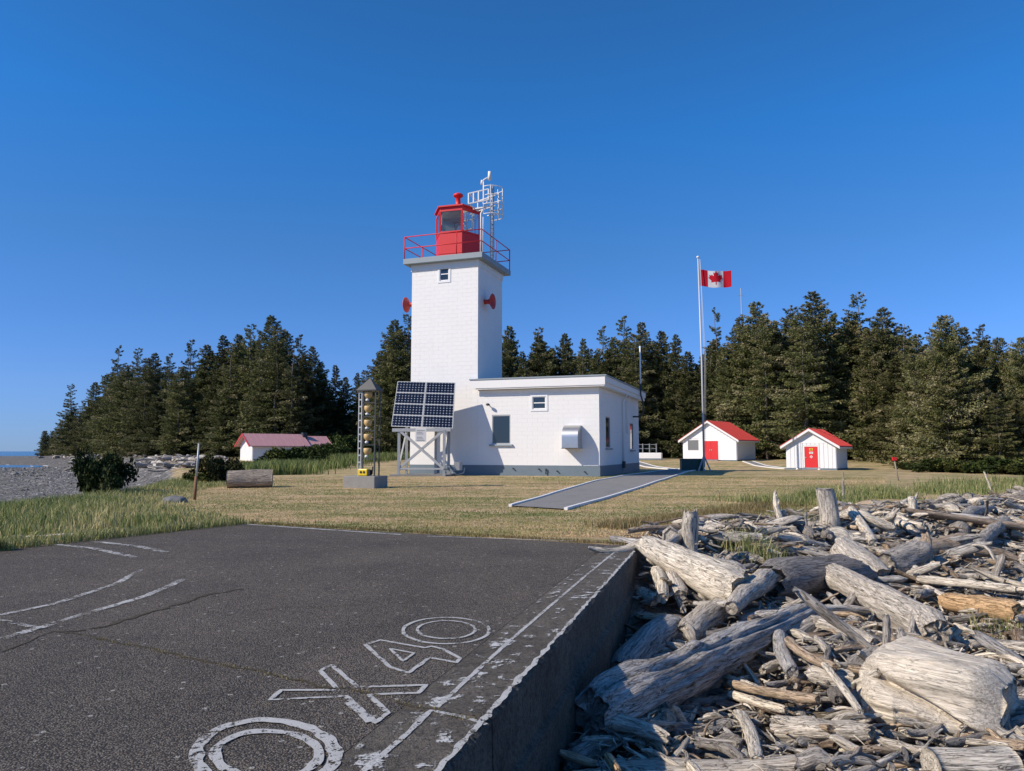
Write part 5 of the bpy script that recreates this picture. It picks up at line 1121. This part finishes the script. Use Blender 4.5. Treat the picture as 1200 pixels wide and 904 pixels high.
while placed < 246:
    # spread evenly over the part of the picture the pile covers
    px, py = rr.uniform(640, 1230), 575 + 355 * rr.random() ** 1.15
    if px < 752 + 0 * py and py < 622: continue
    p = on_surf(px, py)
    if p.y > 45 or p.y < 2.5 or float(drift_d(np.array([[p.x, p.y]]))[0]) < .25: continue
    if p.y < 13.4 and prf(p.x, p.y) < .35: continue
    k = rr.choices(range(38), [2.3] * 12 + [2.2] * 6 + [3.0] * 6 + [1.1] * 6 + [3.2] * 8)[0]; kd = KIND[k]
    s = p.y / F * {'log': rr.uniform(34, 88), 'stick': rr.uniform(45, 120), 'plank': rr.uniform(34, 80), 'chunk': rr.uniform(18, 42), 'pole': rr.uniform(70, 140)}[kd] * float(np.interp(py, [575, 640, 720], [.5, .72, 1.0])); s = min(s, 3.0 if kd != 'pole' else 4.2)
    az = rr.gauss(.4, .9); pit = rr.gauss(0, .13) if rr.random() < .88 else rr.uniform(-.7, .7)
    dv = Vector((math.cos(az) * math.cos(pit), math.sin(az) * math.cos(pit), math.sin(pit)))
    if p.y < 13.6:    # keep clear of the wall
        prc = prf(p.x, p.y); nr = abs(dv.x * PED[1] - dv.y * PED[0]) * s / 2 + .12
        if prc < nr: p.x += nr - prc
    th = s * {'log': .08, 'stick': .025, 'plank': .05, 'chunk': .2, 'pole': .04}[kd]
    p.z = surf(p.x, p.y) + th * .5 + rr.uniform(.0, .10) + abs(math.sin(pit)) * s * .3
    o = link('driftwood_' + kd, arch_me[k], None, p, orient(p, p + dv, rr.uniform(0, 6) if kd != 'plank' else rr.gauss(0, .4))); o.scale = (s, s * rr.uniform(.85, 1.25), s * rr.uniform(.85, 1.25))
    cn = rr.choice(TONES); j = rr.uniform(.85, 1.12); o.color = (cn[0][0] * j, cn[0][1] * j, cn[0][2] * j, 1)
    sz = 'big' if s * F / p.y > 75 else 'smaller'
    zn = zone_name(p.x, p.y); tag(o, f'{sz} {cn[1]} driftwood {kd} lying {zn}', 'driftwood', f'{sz} {cn[1]} driftwood {kd}s {zn}'); placed += 1
# the countless small stuff
low = []
for i in range(10): low.append(log_arrays(1.0, random.uniform(.04, .11), random.uniform(.02, .07), 500 + i, 8, 7, .12, .35, 1, .9, .08, 0, 0, random.uniform(.2, .8), tl=3))
for i in range(5): low.append(log_arrays(1.0, random.uniform(.09, .16), random.uniform(.04, .12), 520 + i, 6, 6, .06, .25, .28, 1.6, .05, 0, 0, random.uniform(.15, .8), tl=3))
for i in range(5): low.append(log_arrays(1.0, random.uniform(.016, .03), random.uniform(.008, .02), 540 + i, 7, 4, .16, .2, 1, .4, .0, 0))
for i in range(4): low.append(log_arrays(1.0, random.uniform(.25, .4), random.uniform(.15, .3), 560 + i, 7, 8, .1, .4, .8, .6, .05, 0))
def scatter(name, pts, sizes, label, colf, tilt=.18, zj=.08, azm=None, wts=None, hf=None):
    Vs, Fs, Gs, Ts = [], [], [], []; off = 0; n = len(pts)
    zz = hf(np.array(pts)) if hf else np.array([surf(x, y) for x, y in pts])
    for i in range(n):
        k = rr.choices(range(len(low)), wts or ([3] * 10 + [2] * 5 + [4] * 5 + [1] * 4))[0]; V, Fq, G = low[k]; s = sizes[i] * (.5 if k >= 20 else 1.0)
        az = rr.gauss(*(azm or (.4, 1.1))); pit = rr.gauss(0, tilt); ro = rr.uniform(0, 6.28) if not 10 <= k < 15 else rr.gauss(0, .5)
        dv = Vector((math.cos(az) * math.cos(pit), math.sin(az) * math.cos(pit), math.sin(pit))); Mx = np.array(orient(Vector(), dv, ro).to_matrix())
        fat = rr.uniform(.8, 1.5); x, y = pts[i]
        if y < 13.6 and name.startswith('driftwood_pieces'):
            prc = prf(x, y); nr = abs(dv.x * PED[1] - dv.y * PED[0]) * s / 2 + .05
            if prc < nr: x += nr - prc
        W_ = (V * [s, s * fat, s * fat]) @ Mx.T + [x, y, zz[i] + rr.uniform(-.05, zj)]
        c = colf(); Vs.append(W_); Fs.append(Fq + off); Gs.append(G * s * 1.2); Ts.append(np.tile([*c, rr.random()], (len(V), 1))); off += len(V)
    me = np_mesh(name, np.vstack(Vs), np.vstack(Fs), WA, True, {'grain': np.vstack(Gs), 'tint': np.vstack(Ts)})
    return tag(link(name, me), label, 'driftwood', None, 'stuff')
def tone():
    c = rr.choice(TONES + [((.34, .26, .19), ''), (PALE, ''), (PALE, ''), (GREY, '')])[0]; j = rr.uniform(.75, 1.1); return tuple(v * j for v in c)
def rand_drift(n, y0, y1, pw):
    out = []
    while len(out) < n:
        m_ = 4000; Y = y0 + (y1 - y0) * np.random.rand(m_) ** pw; X = np.random.uniform(-.2, .78, m_) * (Y + 1) ; PP = np.stack([X, Y], 1)
        k = (drift_d(PP) > .15) & ((Y > 13.4) | (pad_right(PP) > .1)); out += [tuple(p) for p in PP[k]]
    return out[:n]
pts = rand_drift(5600, 2.6, 13.5, .8); scatter('driftwood_pieces', pts, [max(.07, rr.lognormvariate(-1.5, .55)) for _ in pts], 'countless small sticks, chips and broken driftwood between the near logs', tone, .22, .14)
pts = rand_drift(3400, 13.5, 42, .8); scatter('driftwood_pieces', pts, [max(.2, rr.lognormvariate(-.75, .5)) for _ in pts], 'countless grey sticks and broken driftwood in the far part of the pile', tone, .16, .22)
# beach drift line below the left forest
def line_pts(L, n, w_):
    L = np.array(L, float); seg = np.random.randint(0, len(L) - 1, n); t = np.random.rand(n); p = L[seg] + (L[seg + 1] - L[seg]) * t[:, None]; return [tuple(q + np.random.randn(2) * w_) for q in p]
def bleached():
    j = rr.uniform(.7, 1.15); c = rr.choice([(.62, .58, .52), (.55, .52, .47), (.4, .38, .35)]); return tuple(v * j for v in c)
pts = line_pts([(-28, 66), (-34, 78), (-43, 92), (-58, 118), (-100, 182)], 380, 1.6); scatter('beached_driftwood', pts, [rr.uniform(.8, 3.0) for _ in pts], 'line of bleached driftwood at the top of the pebble beach', bleached, .1, .25, (1.9, .8), None, height)
pts = line_pts([(-100, 182), (-150, 255), (-200, 330)], 200, 2.2); scatter('beached_driftwood', pts, [rr.uniform(3, 7) for _ in pts], 'far bleached driftwood below the trees of the point', bleached, .08, .5, (1.9, .8), None, height)

# big sawn log on the lawn
def ground_log(px1, py1, px2, py2, tpx, colr, label, name='lawn_log', **kw):
    a, b = P0(px1, py1), P0(px2, py2); r = tpx / 2 * (a.y + b.y) / 2 / F; a.z += r * .93; b.z += r * .93
    me = log_mesh(name, (b - a).length, r, r * kw.pop('tr', 1), 900 + int(px1), **kw); o = link(name, me, None, (a + b) / 2, orient(a, b, 1.0)); o.color = (*colr, 1); return tag(o, label, 'log')
ground_log(266, 572.2, 319, 571.6, 20, (.44, .38, .31), 'thick sawn log lying on the lawn between the stake and the rack', rings=40, segs=28, bend=.0, gn=.05, groove=.07, splint=.05, taper_end=.97, knots=2, boxy=.75, cracks=((0, 6.28, .0, .1, 0, 1), (3.3, 3.5, .3, .12, .0, 1), (4.4, 4.6, .12, .2, .0, 1), (2.2, 2.1, .1, .1, 0, 1)))
ground_log(14, 629, 85, 629, 5, PALE, 'bleached thin log lying in the beach grass beside the pad', 'beach_log', rings=24, segs=10, bend=.03, gn=.25, tr=.6)
def rock(name, x, y, sx_, sy_, sz_, mat, label, seed=1, cat='rock', amp=.25):
    import bmesh
    bm = bmesh.new(); bmesh.ops.create_icosphere(bm, subdivisions=4, radius=1)
    for v in bm.verts: n = fbm(v.co.x * 1.3, v.co.y * 1.3, v.co.z * 1.3, seed); v.co *= 1 + amp * n; v.co = Vector((v.co.x * sx_, v.co.y * sy_, v.co.z * sz_))
    me = bpy.data.meshes.new(name); bm.to_mesh(me); bm.free(); me.materials.append(mat)
    for p in me.polygons: p.use_smooth = True
    return tag(link(name, me, None, (x, y, hgt(x, y))), label, cat)
rk = paint('grey_rock', (.17, .17, .17), .9, .5, 3, (.3, .29, .27), .6, bump=.8)
v = P0(204, 588); rock('boulder', v.x, v.y, .42, .3, .2, rk, 'flat grey boulder at the left lawn edge beside the stake', 3)
mnd = paint('reddish_earth', (.24, .125, .075), .95, .5, 1.5, (.1, .07, .05), .6, bump=.8)
v = atY(452, 528, 96); o = rock('earth_mound', v.x, 96, 6.5, 3.5, 3.0, mnd, 'reddish brown earth mound behind the lawn left of the tower', 5, 'mound', .18)
# stump on the beach
v = atY(100, 556, 95); b0 = Vector((v.x, 95, hgt(v.x, 95)))
me = log_mesh('beach_stump', 2.6, .95, .55, 77, rings=20, segs=16, bend=.05, gn=.35, groove=.15, stubs=6); o = link('beach_stump', me, None, b0 + Vector((0, 0, .9)), (0, R(-65), 0)); o.color = (.3, .28, .26, 1); tag(o, 'grey root stump standing on the pebble beach left of the big bush', 'driftwood')
# stones on the beach
def stones(n):
    import bmesh
    bm = bmesh.new(); bmesh.ops.create_icosphere(bm, subdivisions=1, radius=1); bv = np.array([v.co[:] for v in bm.verts]); bf = np.array([[v.index for v in f.verts] for f in bm.faces]); bm.free()
    Y = 26 + 110 * np.random.rand(n * 3) ** 1.6; X = -Y * np.random.uniform(.40, .74, n * 3); PP = np.stack([X, Y], 1); k = (sdist(PP, COAST) > .5) & (sdist(PP, BANK) < -.8); PP = PP[k][:n]; n = len(PP)
    s = (.02 + .0006 * PP[:, 1]) * np.exp(np.random.randn(n) * .4); V = bv[None] * (1 + .25 * np.random.randn(n, len(bv), 1)) * s[:, None, None] * np.array([1.2, 1, .6]); V = V + np.column_stack([PP, height(PP)])[:, None]
    t = np.random.choice([.08, .14, .21, .30, .50], n, p=[.25, .3, .28, .13, .04]); col_ = np.stack([t, t * .97, t * .92, np.ones(n)], 1)
    m = NT('beach_stone'); at = m.n('ShaderNodeAttribute', attribute_name='tint'); mt = m.fin(at.outputs['Color'], .8)
    tag(link('beach_stones', np_mesh('beach_stones', V.reshape(-1, 3), (bf[None] + np.arange(n)[:, None, None] * len(bv)).reshape(-1, 3), mt, True, {'tint': np.repeat(col_, len(bv), 0)})), 'grey and pale stones of the pebble beach at left', 'stones', None, 'stuff')
stones(9000)
# ---------------- trees ----------------
m = NT('needles'); at = m.n('ShaderNodeAttribute', attribute_name='tone'); oi = m.n('ShaderNodeObjectInfo')
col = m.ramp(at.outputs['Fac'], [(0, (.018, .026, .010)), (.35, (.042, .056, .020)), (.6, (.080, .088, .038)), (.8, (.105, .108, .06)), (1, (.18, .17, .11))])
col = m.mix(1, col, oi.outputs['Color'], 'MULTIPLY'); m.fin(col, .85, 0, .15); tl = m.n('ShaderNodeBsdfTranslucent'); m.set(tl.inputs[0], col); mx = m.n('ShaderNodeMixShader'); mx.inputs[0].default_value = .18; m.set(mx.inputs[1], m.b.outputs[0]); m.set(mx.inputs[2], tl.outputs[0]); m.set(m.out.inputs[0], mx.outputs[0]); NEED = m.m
BARK = paint('grey_bark', (.16, .135, .11), .95, .4, 1.5, (.3, .29, .26), .5, bump=.6)
def tree_arch(seed, Ht=18.0, Rm=3.3, dens=1.0, low_=.06, gap=.15, brown=.2, droop=.25, spars_top=0, pw=.62):
    rd = np.random.RandomState(seed); nb = int(210 * dens); C0, D0, S0, T0, L0 = [], [], [], [], []
    tb = MB(); pts = [(.12 * math.sin(i * 1.3 + seed), .12 * math.cos(i * .9 + seed), Ht * i / 10 - (.6 if i == 0 else 0)) for i in range(11)]; tb.tube(pts, [max(.03, .24 * (1 - i / 10.4)) for i in range(11)], 7)
    lobes = rd.uniform(.65, 1.25, 24)
    for b in range(nb):
        t = low_ + (1 - low_) * ((b + rd.rand()) / nb) ** .92
        if spars_top and t > 1 - spars_top and rd.rand() < .55: continue
        if rd.rand() < gap: continue
        az = b * 2.399 + rd.uniform(-.5, .5); R_ = Rm * (1.0 - t) ** pw * min(1, .55 + 2.5 * t) * lobes[int(t * 12) % 12 + (12 if math.cos(az) > 0 else 0)] * rd.uniform(.42, 1.22) + .35 * (1 - t) + .14
        z = t * Ht; up = .35 * t - droop * (1 - t * .6) + rd.uniform(-.12, .12); ca, sa = math.cos(az), math.sin(az)
        n_ = max(10, int(118 * min(1.5, R_ / 2.0 + .2))); s = rd.rand(n_) ** .7; wdt = (.12 + .34 * np.sin(np.pi * np.clip(s * .9 + .1, 0, 1))) * R_ * .55
        lat = rd.uniform(-1, 1, n_) * wdt; zz = z + R_ * s * up + .18 * R_ * s * s - rd.rand(n_) ** 1.5 * (.16 + .22 * R_ * .4) + .0
        C0.append(np.stack([ca * R_ * s - sa * lat, sa * R_ * s + ca * lat, zz], 1))
        dd = np.stack([ca * .8 - sa * lat / (wdt + .01) * .9 + rd.randn(n_) * .25, sa * .8 + ca * lat / (wdt + .01) * .9 + rd.randn(n_) * .25, -.35 + rd.randn(n_) * .35], 1); D0.append(dd / np.linalg.norm(dd, axis=1)[:, None])
        S0.append(rd.uniform(.17, .42, n_) * (.6 + .4 * (1 - t)) ); bb = rd.rand() < brown
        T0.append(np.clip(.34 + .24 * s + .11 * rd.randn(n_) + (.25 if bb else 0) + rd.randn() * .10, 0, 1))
        if b % 3 == 0: tb.tube([(ca * .1, sa * .1, z), (ca * R_ * .55, sa * R_ * .55, z + R_ * .55 * up), (ca * R_ * .98, sa * R_ * .98, z + R_ * .98 * up + .17 * R_)], [.045 * (1.2 - t), .03, .012], 3, False)
    Cc, Dd, Ss, Tt = map(np.concatenate, (C0, D0, S0, T0)); n = len(Cc); rv = rd.randn(n, 3); W_ = np.cross(Dd, rv); W_ /= np.linalg.norm(W_, axis=1)[:, None] + 1e-9
    Ls = Ss[:, None]; wv = W_ * Ls * .24
    V = np.stack([Cc, Cc + Dd * Ls * .45 + wv, Cc + Dd * Ls, Cc + Dd * Ls * .45 - wv], 1).reshape(-1, 3); Fq = np.arange(n * 4).reshape(n, 4)
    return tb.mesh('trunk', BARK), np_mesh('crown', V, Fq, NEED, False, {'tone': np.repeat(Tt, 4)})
ARCH = {}
for i, kw in enumerate([dict(Rm=3.0, dens=1.15, brown=.10), dict(Rm=3.8, dens=1.2, brown=.35, droop=.3, pw=.55), dict(Rm=3.5, dens=1.1, gap=.3, brown=.25, spars_top=.3), dict(Rm=2.8, dens=1.1, brown=.06, pw=.8), dict(Rm=3.6, dens=.85, gap=.2, brown=.3, droop=.5, pw=.5), dict(Rm=3.2, dens=.8, gap=.35, brown=.45, droop=.42, pw=.6, spars_top=.25)]): ARCH['full', i] = tree_arch(40 + i, **kw)
for i, kw in enumerate([dict(Rm=3.0, dens=.9, gap=.25, brown=.25, spars_top=.3, low_=.12), dict(Rm=2.9, dens=.75, gap=.2, brown=.1, spars_top=.25, low_=.1, droop=.1)]): ARCH['thin', i] = tree_arch(60 + i, **kw)
for i, kw in enumerate([dict(Rm=5.2, dens=1.7, brown=.5, droop=.18, low_=.02, pw=.55), dict(Rm=5.0, dens=1.6, brown=.3, low_=.02, pw=.6, gap=.2)]): ARCH['broad', i] = tree_arch(80 + i, **kw)
def tree(kind, i, x, y, h, wide, label, group, tint=(1, 1, 1), name='spruce_tree', zb=None):
    tm, cm = ARCH[kind, i]; z = hgt(x, y) if zb is None else zb; e = empty(name, (x, y, z - .2), random.uniform(0, 6.28), label, 'tree', group); s = h / 18.0
    for nm, me in (('trunk', tm), ('crown', cm)):
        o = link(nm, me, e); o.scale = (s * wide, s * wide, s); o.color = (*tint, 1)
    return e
def front(px, ytop, Y, kind, i, wide, label, group, tint=(1, 1, 1)):
    p = atY(px, ytop, Y); z = hgt(p.x, Y); return tree(kind, i, p.x, Y, (p.z - z + .2) * 1.0, wide, label, group, tint)
rt = random.Random(11)
def where(px):
    if px < 130: return 'on the far point by the sea'
    if px < 280: return 'in the left forest behind the beach'
    if px < 345: return 'in the left forest above the low white shed'
    if px < 440: return 'in the left forest behind the bell rack'
    if px < 590: return 'just left of the lighthouse tower'
    if px < 790: return 'in the forest behind the lighthouse building'
    if px < 905: return 'behind the flagpole and the larger shed'
    if px < 1040: return 'behind the small shed'
    return 'at the right end of the forest'
SKY = [ # px, top y, distance, kind, arch, width, look
 (52, 505, 330, 'full', 0, 1.5, 'low rounded'), (62, 512, 318, 'full', 3, 1.6, 'low'), (72, 495, 310, 'full', 1, 1.5, 'rounded'), (84, 450, 270, 'thin', 0, 1.3, 'tall open-branched'), (97, 470, 260, 'full', 2, 1.4, 'dark'), (112, 448, 240, 'full', 0, 1.3, 'leaning'), (124, 440, 225, 'full', 2, 1.2, 'ragged'),
 (140, 405, 190, 'thin', 1, 1.1, 'slim pointed'), (148, 428, 178, 'full', 1, 1.25, 'brownish'), (163, 408, 175, 'full', 2, 1.1, 'ragged'), (182, 414, 165, 'full', 1, 1.2, 'bushy brown'), (200, 414, 155, 'full', 2, 1.1, 'dense'), (225, 398, 145, 'full', 2, 1.1, 'broad topped'), (212, 430, 130, 'full', 1, 1.2, 'brown'), (243, 404, 135, 'full', 0, 1.2, 'narrow'), (262, 393, 125, 'full', 3, 1.3, 'pointed'), (280, 392, 122, 'full', 0, 1.1, 'plain dark'),
 (295, 380, 118, 'full', 2, 1.2, 'tall ragged'), (318, 370, 112, 'full', 0, 1.15, 'tallest dark'), (306, 396, 108, 'full', 2, 1.1, 'dark flat topped'), (335, 388, 112, 'full', 0, 1.0, 'shorter dark'), (352, 392, 110, 'full', 2, 1.1, 'twin topped'), (366, 406, 112, 'full', 1, 1.0, 'brown tinged'), (376, 424, 114, 'full', 0, 1.2, 'rounded'), (393, 428, 120, 'full', 3, 1.2, 'green'), (405, 442, 122, 'full', 0, 1.1, 'low'), (419, 437, 124, 'full', 3, 1.0, 'small pointed'), (432, 445, 122, 'full', 0, 1.2, 'low dense'),
 (446, 412, 100, 'full', 1, 1.1, 'wide branched'), (463, 375, 92, 'full', 0, 1.25, 'tall spreading'), (478, 368, 92, 'full', 2, 1.2, 'tall'),
 (597, 382, 112, 'full', 0, 1.0, 'narrow dark'), (612, 412, 108, 'full', 3, 1.1, 'short'), (632, 384, 112, 'full', 2, 1.1, 'open topped'), (647, 408, 112, 'full', 0, 1.1, 'short dark'), (662, 391, 113, 'full', 0, 1.0, 'pointed'), (684, 397, 110, 'full', 3, 1.1, 'green pointed'), (707, 382, 108, 'full', 2, 1.1, 'gappy dark'), (719, 395, 107, 'full', 0, 1.0, 'dense'), (731, 370, 106, 'full', 2, 1.2, 'tall ragged'), (752, 378, 104, 'full', 1, 1.1, 'tall brownish'), (775, 388, 102, 'full', 0, 1.1, 'solid dark'), (792, 392, 100, 'full', 3, 1.1, 'narrow'), (806, 412, 98, 'full', 0, 1.2, 'low dark'), (824, 415, 98, 'full', 3, 1.3, 'green'),
 (838, 361, 97, 'thin', 1, .9, 'slender sparse'), (850, 408, 92, 'full', 0, 1.2, 'low'), (868, 372, 90, 'full', 1, 1.1, 'ragged brown'), (886, 354, 88, 'full', 1, 1.3, 'tall mossy'), (905, 376, 86, 'full', 1, 1.2, 'brown'), (926, 358, 88, 'thin', 0, 1.2, 'bare topped'), (952, 342, 82, 'full', 1, 1.35, 'tallest broad'), (972, 362, 80, 'full', 2, 1.2, 'ragged'), (990, 372, 82, 'full', 1, 1.2, 'grey green'), (1005, 343, 84, 'thin', 0, 1.3, 'tall bare topped'), (1035, 361, 76, 'full', 1, 1.3, 'mossy'), (1058, 380, 72, 'thin', 0, 1.3, 'open branched'), (1075, 392, 66, 'full', 1, 1.2, 'lichen covered'),
 (1105, 370, 60, 'broad', 0, 1.0, 'broad spreading'), (1128, 384, 66, 'full', 1, 1.3, 'brown'), (1150, 380, 72, 'full', 2, 1.2, 'dark topped'), (1170, 396, 62, 'broad', 1, .8, 'spreading'), (1195, 396, 60, 'broad', 0, .9, 'lichen grey'), (1225, 400, 60, 'full', 1, 1.4, 'dark'), (1250, 390, 64, 'full', 2, 1.4, 'tall dark')]
SKY += [(428, 434, 112, 'full', 4, 1.2, 'plump'), (440, 428, 104, 'full', 5, 1.1, 'slim'), (92, 482, 250, 'full', 5, 1.5, 'rounded'), (132, 438, 200, 'full', 4, 1.3, 'bushy'), (172, 420, 160, 'full', 4, 1.1, 'heavy drooping'), (272, 402, 118, 'full', 5, 1.2, 'soft drooping'), (326, 384, 106, 'full', 4, 1.2, 'brown drooping'), (344, 404, 104, 'full', 5, 1.1, 'pale'), (940, 366, 78, 'full', 4, 1.2, 'wide drooping'), (1020, 372, 76, 'full', 5, 1.2, 'shaggy drooping'), (895, 372, 84, 'full', 4, 1.1, 'loose drooping'), (1090, 388, 63, 'full', 5, 1.3, 'mossy drooping'), (744, 392, 101, 'full', 4, 1.1, 'dark drooping')]
for px, yt, Y, kd, i, wd, look in SKY:
    g = rt.uniform(.7, 1.3); warm = (1.9 * g, 1.75 * g, 1.55 * g) if px > 850 else (1.8 * g, 1.65 * g, 1.45 * g)
    front(px, yt, Y, kd, i, wd, f'{look} spruce {where(px)}', 'spruce trees along the forest front', warm)
# filling rows of the forest behind and between
def skyline(px): return np.interp(px, [s[0] for s in sorted(SKY)], [s[1] for s in sorted(SKY)])
def dist(px): return np.interp(px, [40, 100, 150, 200, 260, 320, 420, 480, 600, 780, 850, 950, 1050, 1110, 1200], [325, 255, 180, 150, 126, 110, 118, 92, 108, 100, 92, 82, 74, 62, 60])
for row, (dd, dy, st) in enumerate(((-4, 50, 20), (5, 14, 15), (12, 14, 17), (22, 16, 22))):
    px = 48 + row * 6
    while px < 1260:
        if not (490 < px < 580):
            Y = (dist(px) + dd * (dist(px) / 110) + rt.uniform(-2, 2)); yt = skyline(px) + dy + rt.uniform(-5, 22)
            yt = min(yt, 505); 
            skip = row == 0 and (270 < px < 385 or 735 < px < 1010 or px < 140)
            if not skip:
                kd, i = rt.choice([('full', 0), ('full', 1), ('full', 2), ('full', 3), ('full', 4), ('full', 5)]) if row else rt.choice([('full', 4), ('full', 1), ('broad', 1)]); g = rt.uniform(.65, 1.25); warm = (1.8 * g, 1.6 * g, 1.4 * g) if px > 850 else (1.5 * g, 1.45 * g, 1.3 * g)
                nm = ['lower spruce tree at the foot', 'spruce tree in the second row', 'spruce tree deeper in the shade', 'dark spruce tree at the back'][row]
                front(px, yt, Y, kd, i, rt.uniform(1.2, 1.5), f'{nm}, {where(px)}', f'{nm}, {where(px)}', warm)
        px += st * rt.uniform(.8, 1.2) * (1 if px > 140 else .7)
# broadleaf bushes
m = NT('leaves'); at = m.n('ShaderNodeAttribute', attribute_name='tone'); oi = m.n('ShaderNodeObjectInfo')
col = m.ramp(at.outputs['Fac'], [(0, (.016, .026, .008)), (.45, (.045, .062, .018)), (.8, (.10, .11, .035)), (1, (.17, .15, .06))]); col = m.mix(1, col, oi.outputs['Color'], 'MULTIPLY'); m.fin(col, .8, 0, .2); LEAF = m.m
def bush_arch(seed, n=9000, sz=.14):
    rd = np.random.RandomState(seed); V0, T0 = [], []; nc = 46; cen_ = []
    for c in range(nc):
        a, e = rd.uniform(0, 6.28), rd.uniform(0, 1.5) ** 1.0; r = rd.uniform(.3, 1.0); cen_.append((r * math.cos(a) * math.cos(e), r * math.sin(a) * math.cos(e), .12 + .8 * r * math.sin(e), rd.uniform(.11, .27)))
    for (x, y, z, r) in cen_:
        k = n // nc; d = rd.randn(k, 3); d /= np.linalg.norm(d, axis=1)[:, None]; p = np.array([x, y, z]) + d * r * rd.uniform(.5, 1.05, (k, 1)); V0.append(p); T0.append(np.clip(.45 + .2 * rd.randn() + .16 * rd.randn(k), 0, 1))
    Pp, T = np.vstack(V0), np.concatenate(T0); ok = Pp[:, 2] > -.05; Pp, T = Pp[ok], T[ok]; k = len(Pp); d = rd.randn(k, 3); d[:, 2] += .4; d /= np.linalg.norm(d, axis=1)[:, None]; w_ = np.cross(d, rd.randn(k, 3)); w_ /= np.linalg.norm(w_, axis=1)[:, None]; L = rd.uniform(.5, 1.2, (k, 1)) * sz
    V = np.stack([Pp, Pp + d * L * .5 + w_ * L * .28, Pp + d * L, Pp + d * L * .5 - w_ * L * .28], 1).reshape(-1, 3)
    sb_ = MB(); 
    for (x, y, z, r) in cen_[::2]: sb_.tube([(0, 0, -.1), (x * .5, y * .5, z * .4), (x, y, z)], [.03, .018, .008], 4, False)
    return sb_.mesh('stems', BARK), np_mesh('foliage', V, np.arange(k * 4).reshape(k, 4), LEAF, False, {'tone': np.repeat(T, 4)})
BU = [bush_arch(1, 11000, .11), bush_arch(2, 10000, .13)]
def bush(i, px, py, Y, rx_, rz_, label, tint=(1, 1, 1), grp=None, ry_=None):
    p = atY(px, py, Y); z = hgt(p.x, Y); e = empty('bush', (p.x, Y, z - .05), random.uniform(0, 6), label, 'bush', grp)
    for nm, me in zip(('stems', 'foliage'), BU[i]): o = link(nm, me, e); o.scale = (rx_, ry_ or rx_, rz_); o.color = (*tint, 1)
bush(0, 119, 578, 27.5, 1.2, 1.95, 'big round dark bush beside the pebble beach at left', (.62, .7, .6))
bush(1, 255, 562, 37, 1.25, 1.55, 'brownish dark bush behind the wooden stake', (.8, .66, .6))
bush(0, 232, 575, 36, .9, .6, 'low straggly bush at the foot of the brownish bush', (1.3, 1.2, .7))
bush(1, 345, 545, 66, 2.7, 2.2, 'green bush hiding the middle of the low white shed', (.85, .95, .7))
bush(0, 366, 540, 70, 1.8, 1.7, 'small bush at the right end of the low white shed', (.9, 1, .7))
bush(1, 300, 548, 60, 1.5, .9, 'low bush at the left foot of the low white shed', (1, 1.2, .7))
bush(0, 403, 530, 84, 3.6, 3.1, 'large rounded green bush behind the bell rack', (.95, 1.05, .75))
bush(1, 388, 532, 79, 2.4, 2.1, 'medium bush between the low white shed and the rack', (.8, .95, .65))
bush(0, 430, 532, 88, 3.0, 2.0, 'low bush right of the large rounded bush', (.95, 1, .75))
bush(0, 866, 548, 82, 2.6, 1.8, 'dark bush in the gap between the two small sheds', (.6, .75, .6))
for k, (px, Y, rx_, rz_) in enumerate([(1078, 60, 2.0, .7), (1105, 54, 2.2, 1.2), (1140, 52, 1.9, .8), (1172, 50, 2.2, 1.35), (1205, 48, 2.2, .9)]):
    bush(k % 2, px, 560, Y, rx_, rz_, ['leftmost low bush under the right trees', 'low bush under the broad spreading spruce', 'brownish low bush between the right trees and driftwood', 'low dark bush near the right edge', 'low bush cut by the right edge'][k], [(1, .95, .7), (.8, .85, .6), (1.3, 1.05, .7), (.8, .9, .65), (1.1, 1, .7)][k])
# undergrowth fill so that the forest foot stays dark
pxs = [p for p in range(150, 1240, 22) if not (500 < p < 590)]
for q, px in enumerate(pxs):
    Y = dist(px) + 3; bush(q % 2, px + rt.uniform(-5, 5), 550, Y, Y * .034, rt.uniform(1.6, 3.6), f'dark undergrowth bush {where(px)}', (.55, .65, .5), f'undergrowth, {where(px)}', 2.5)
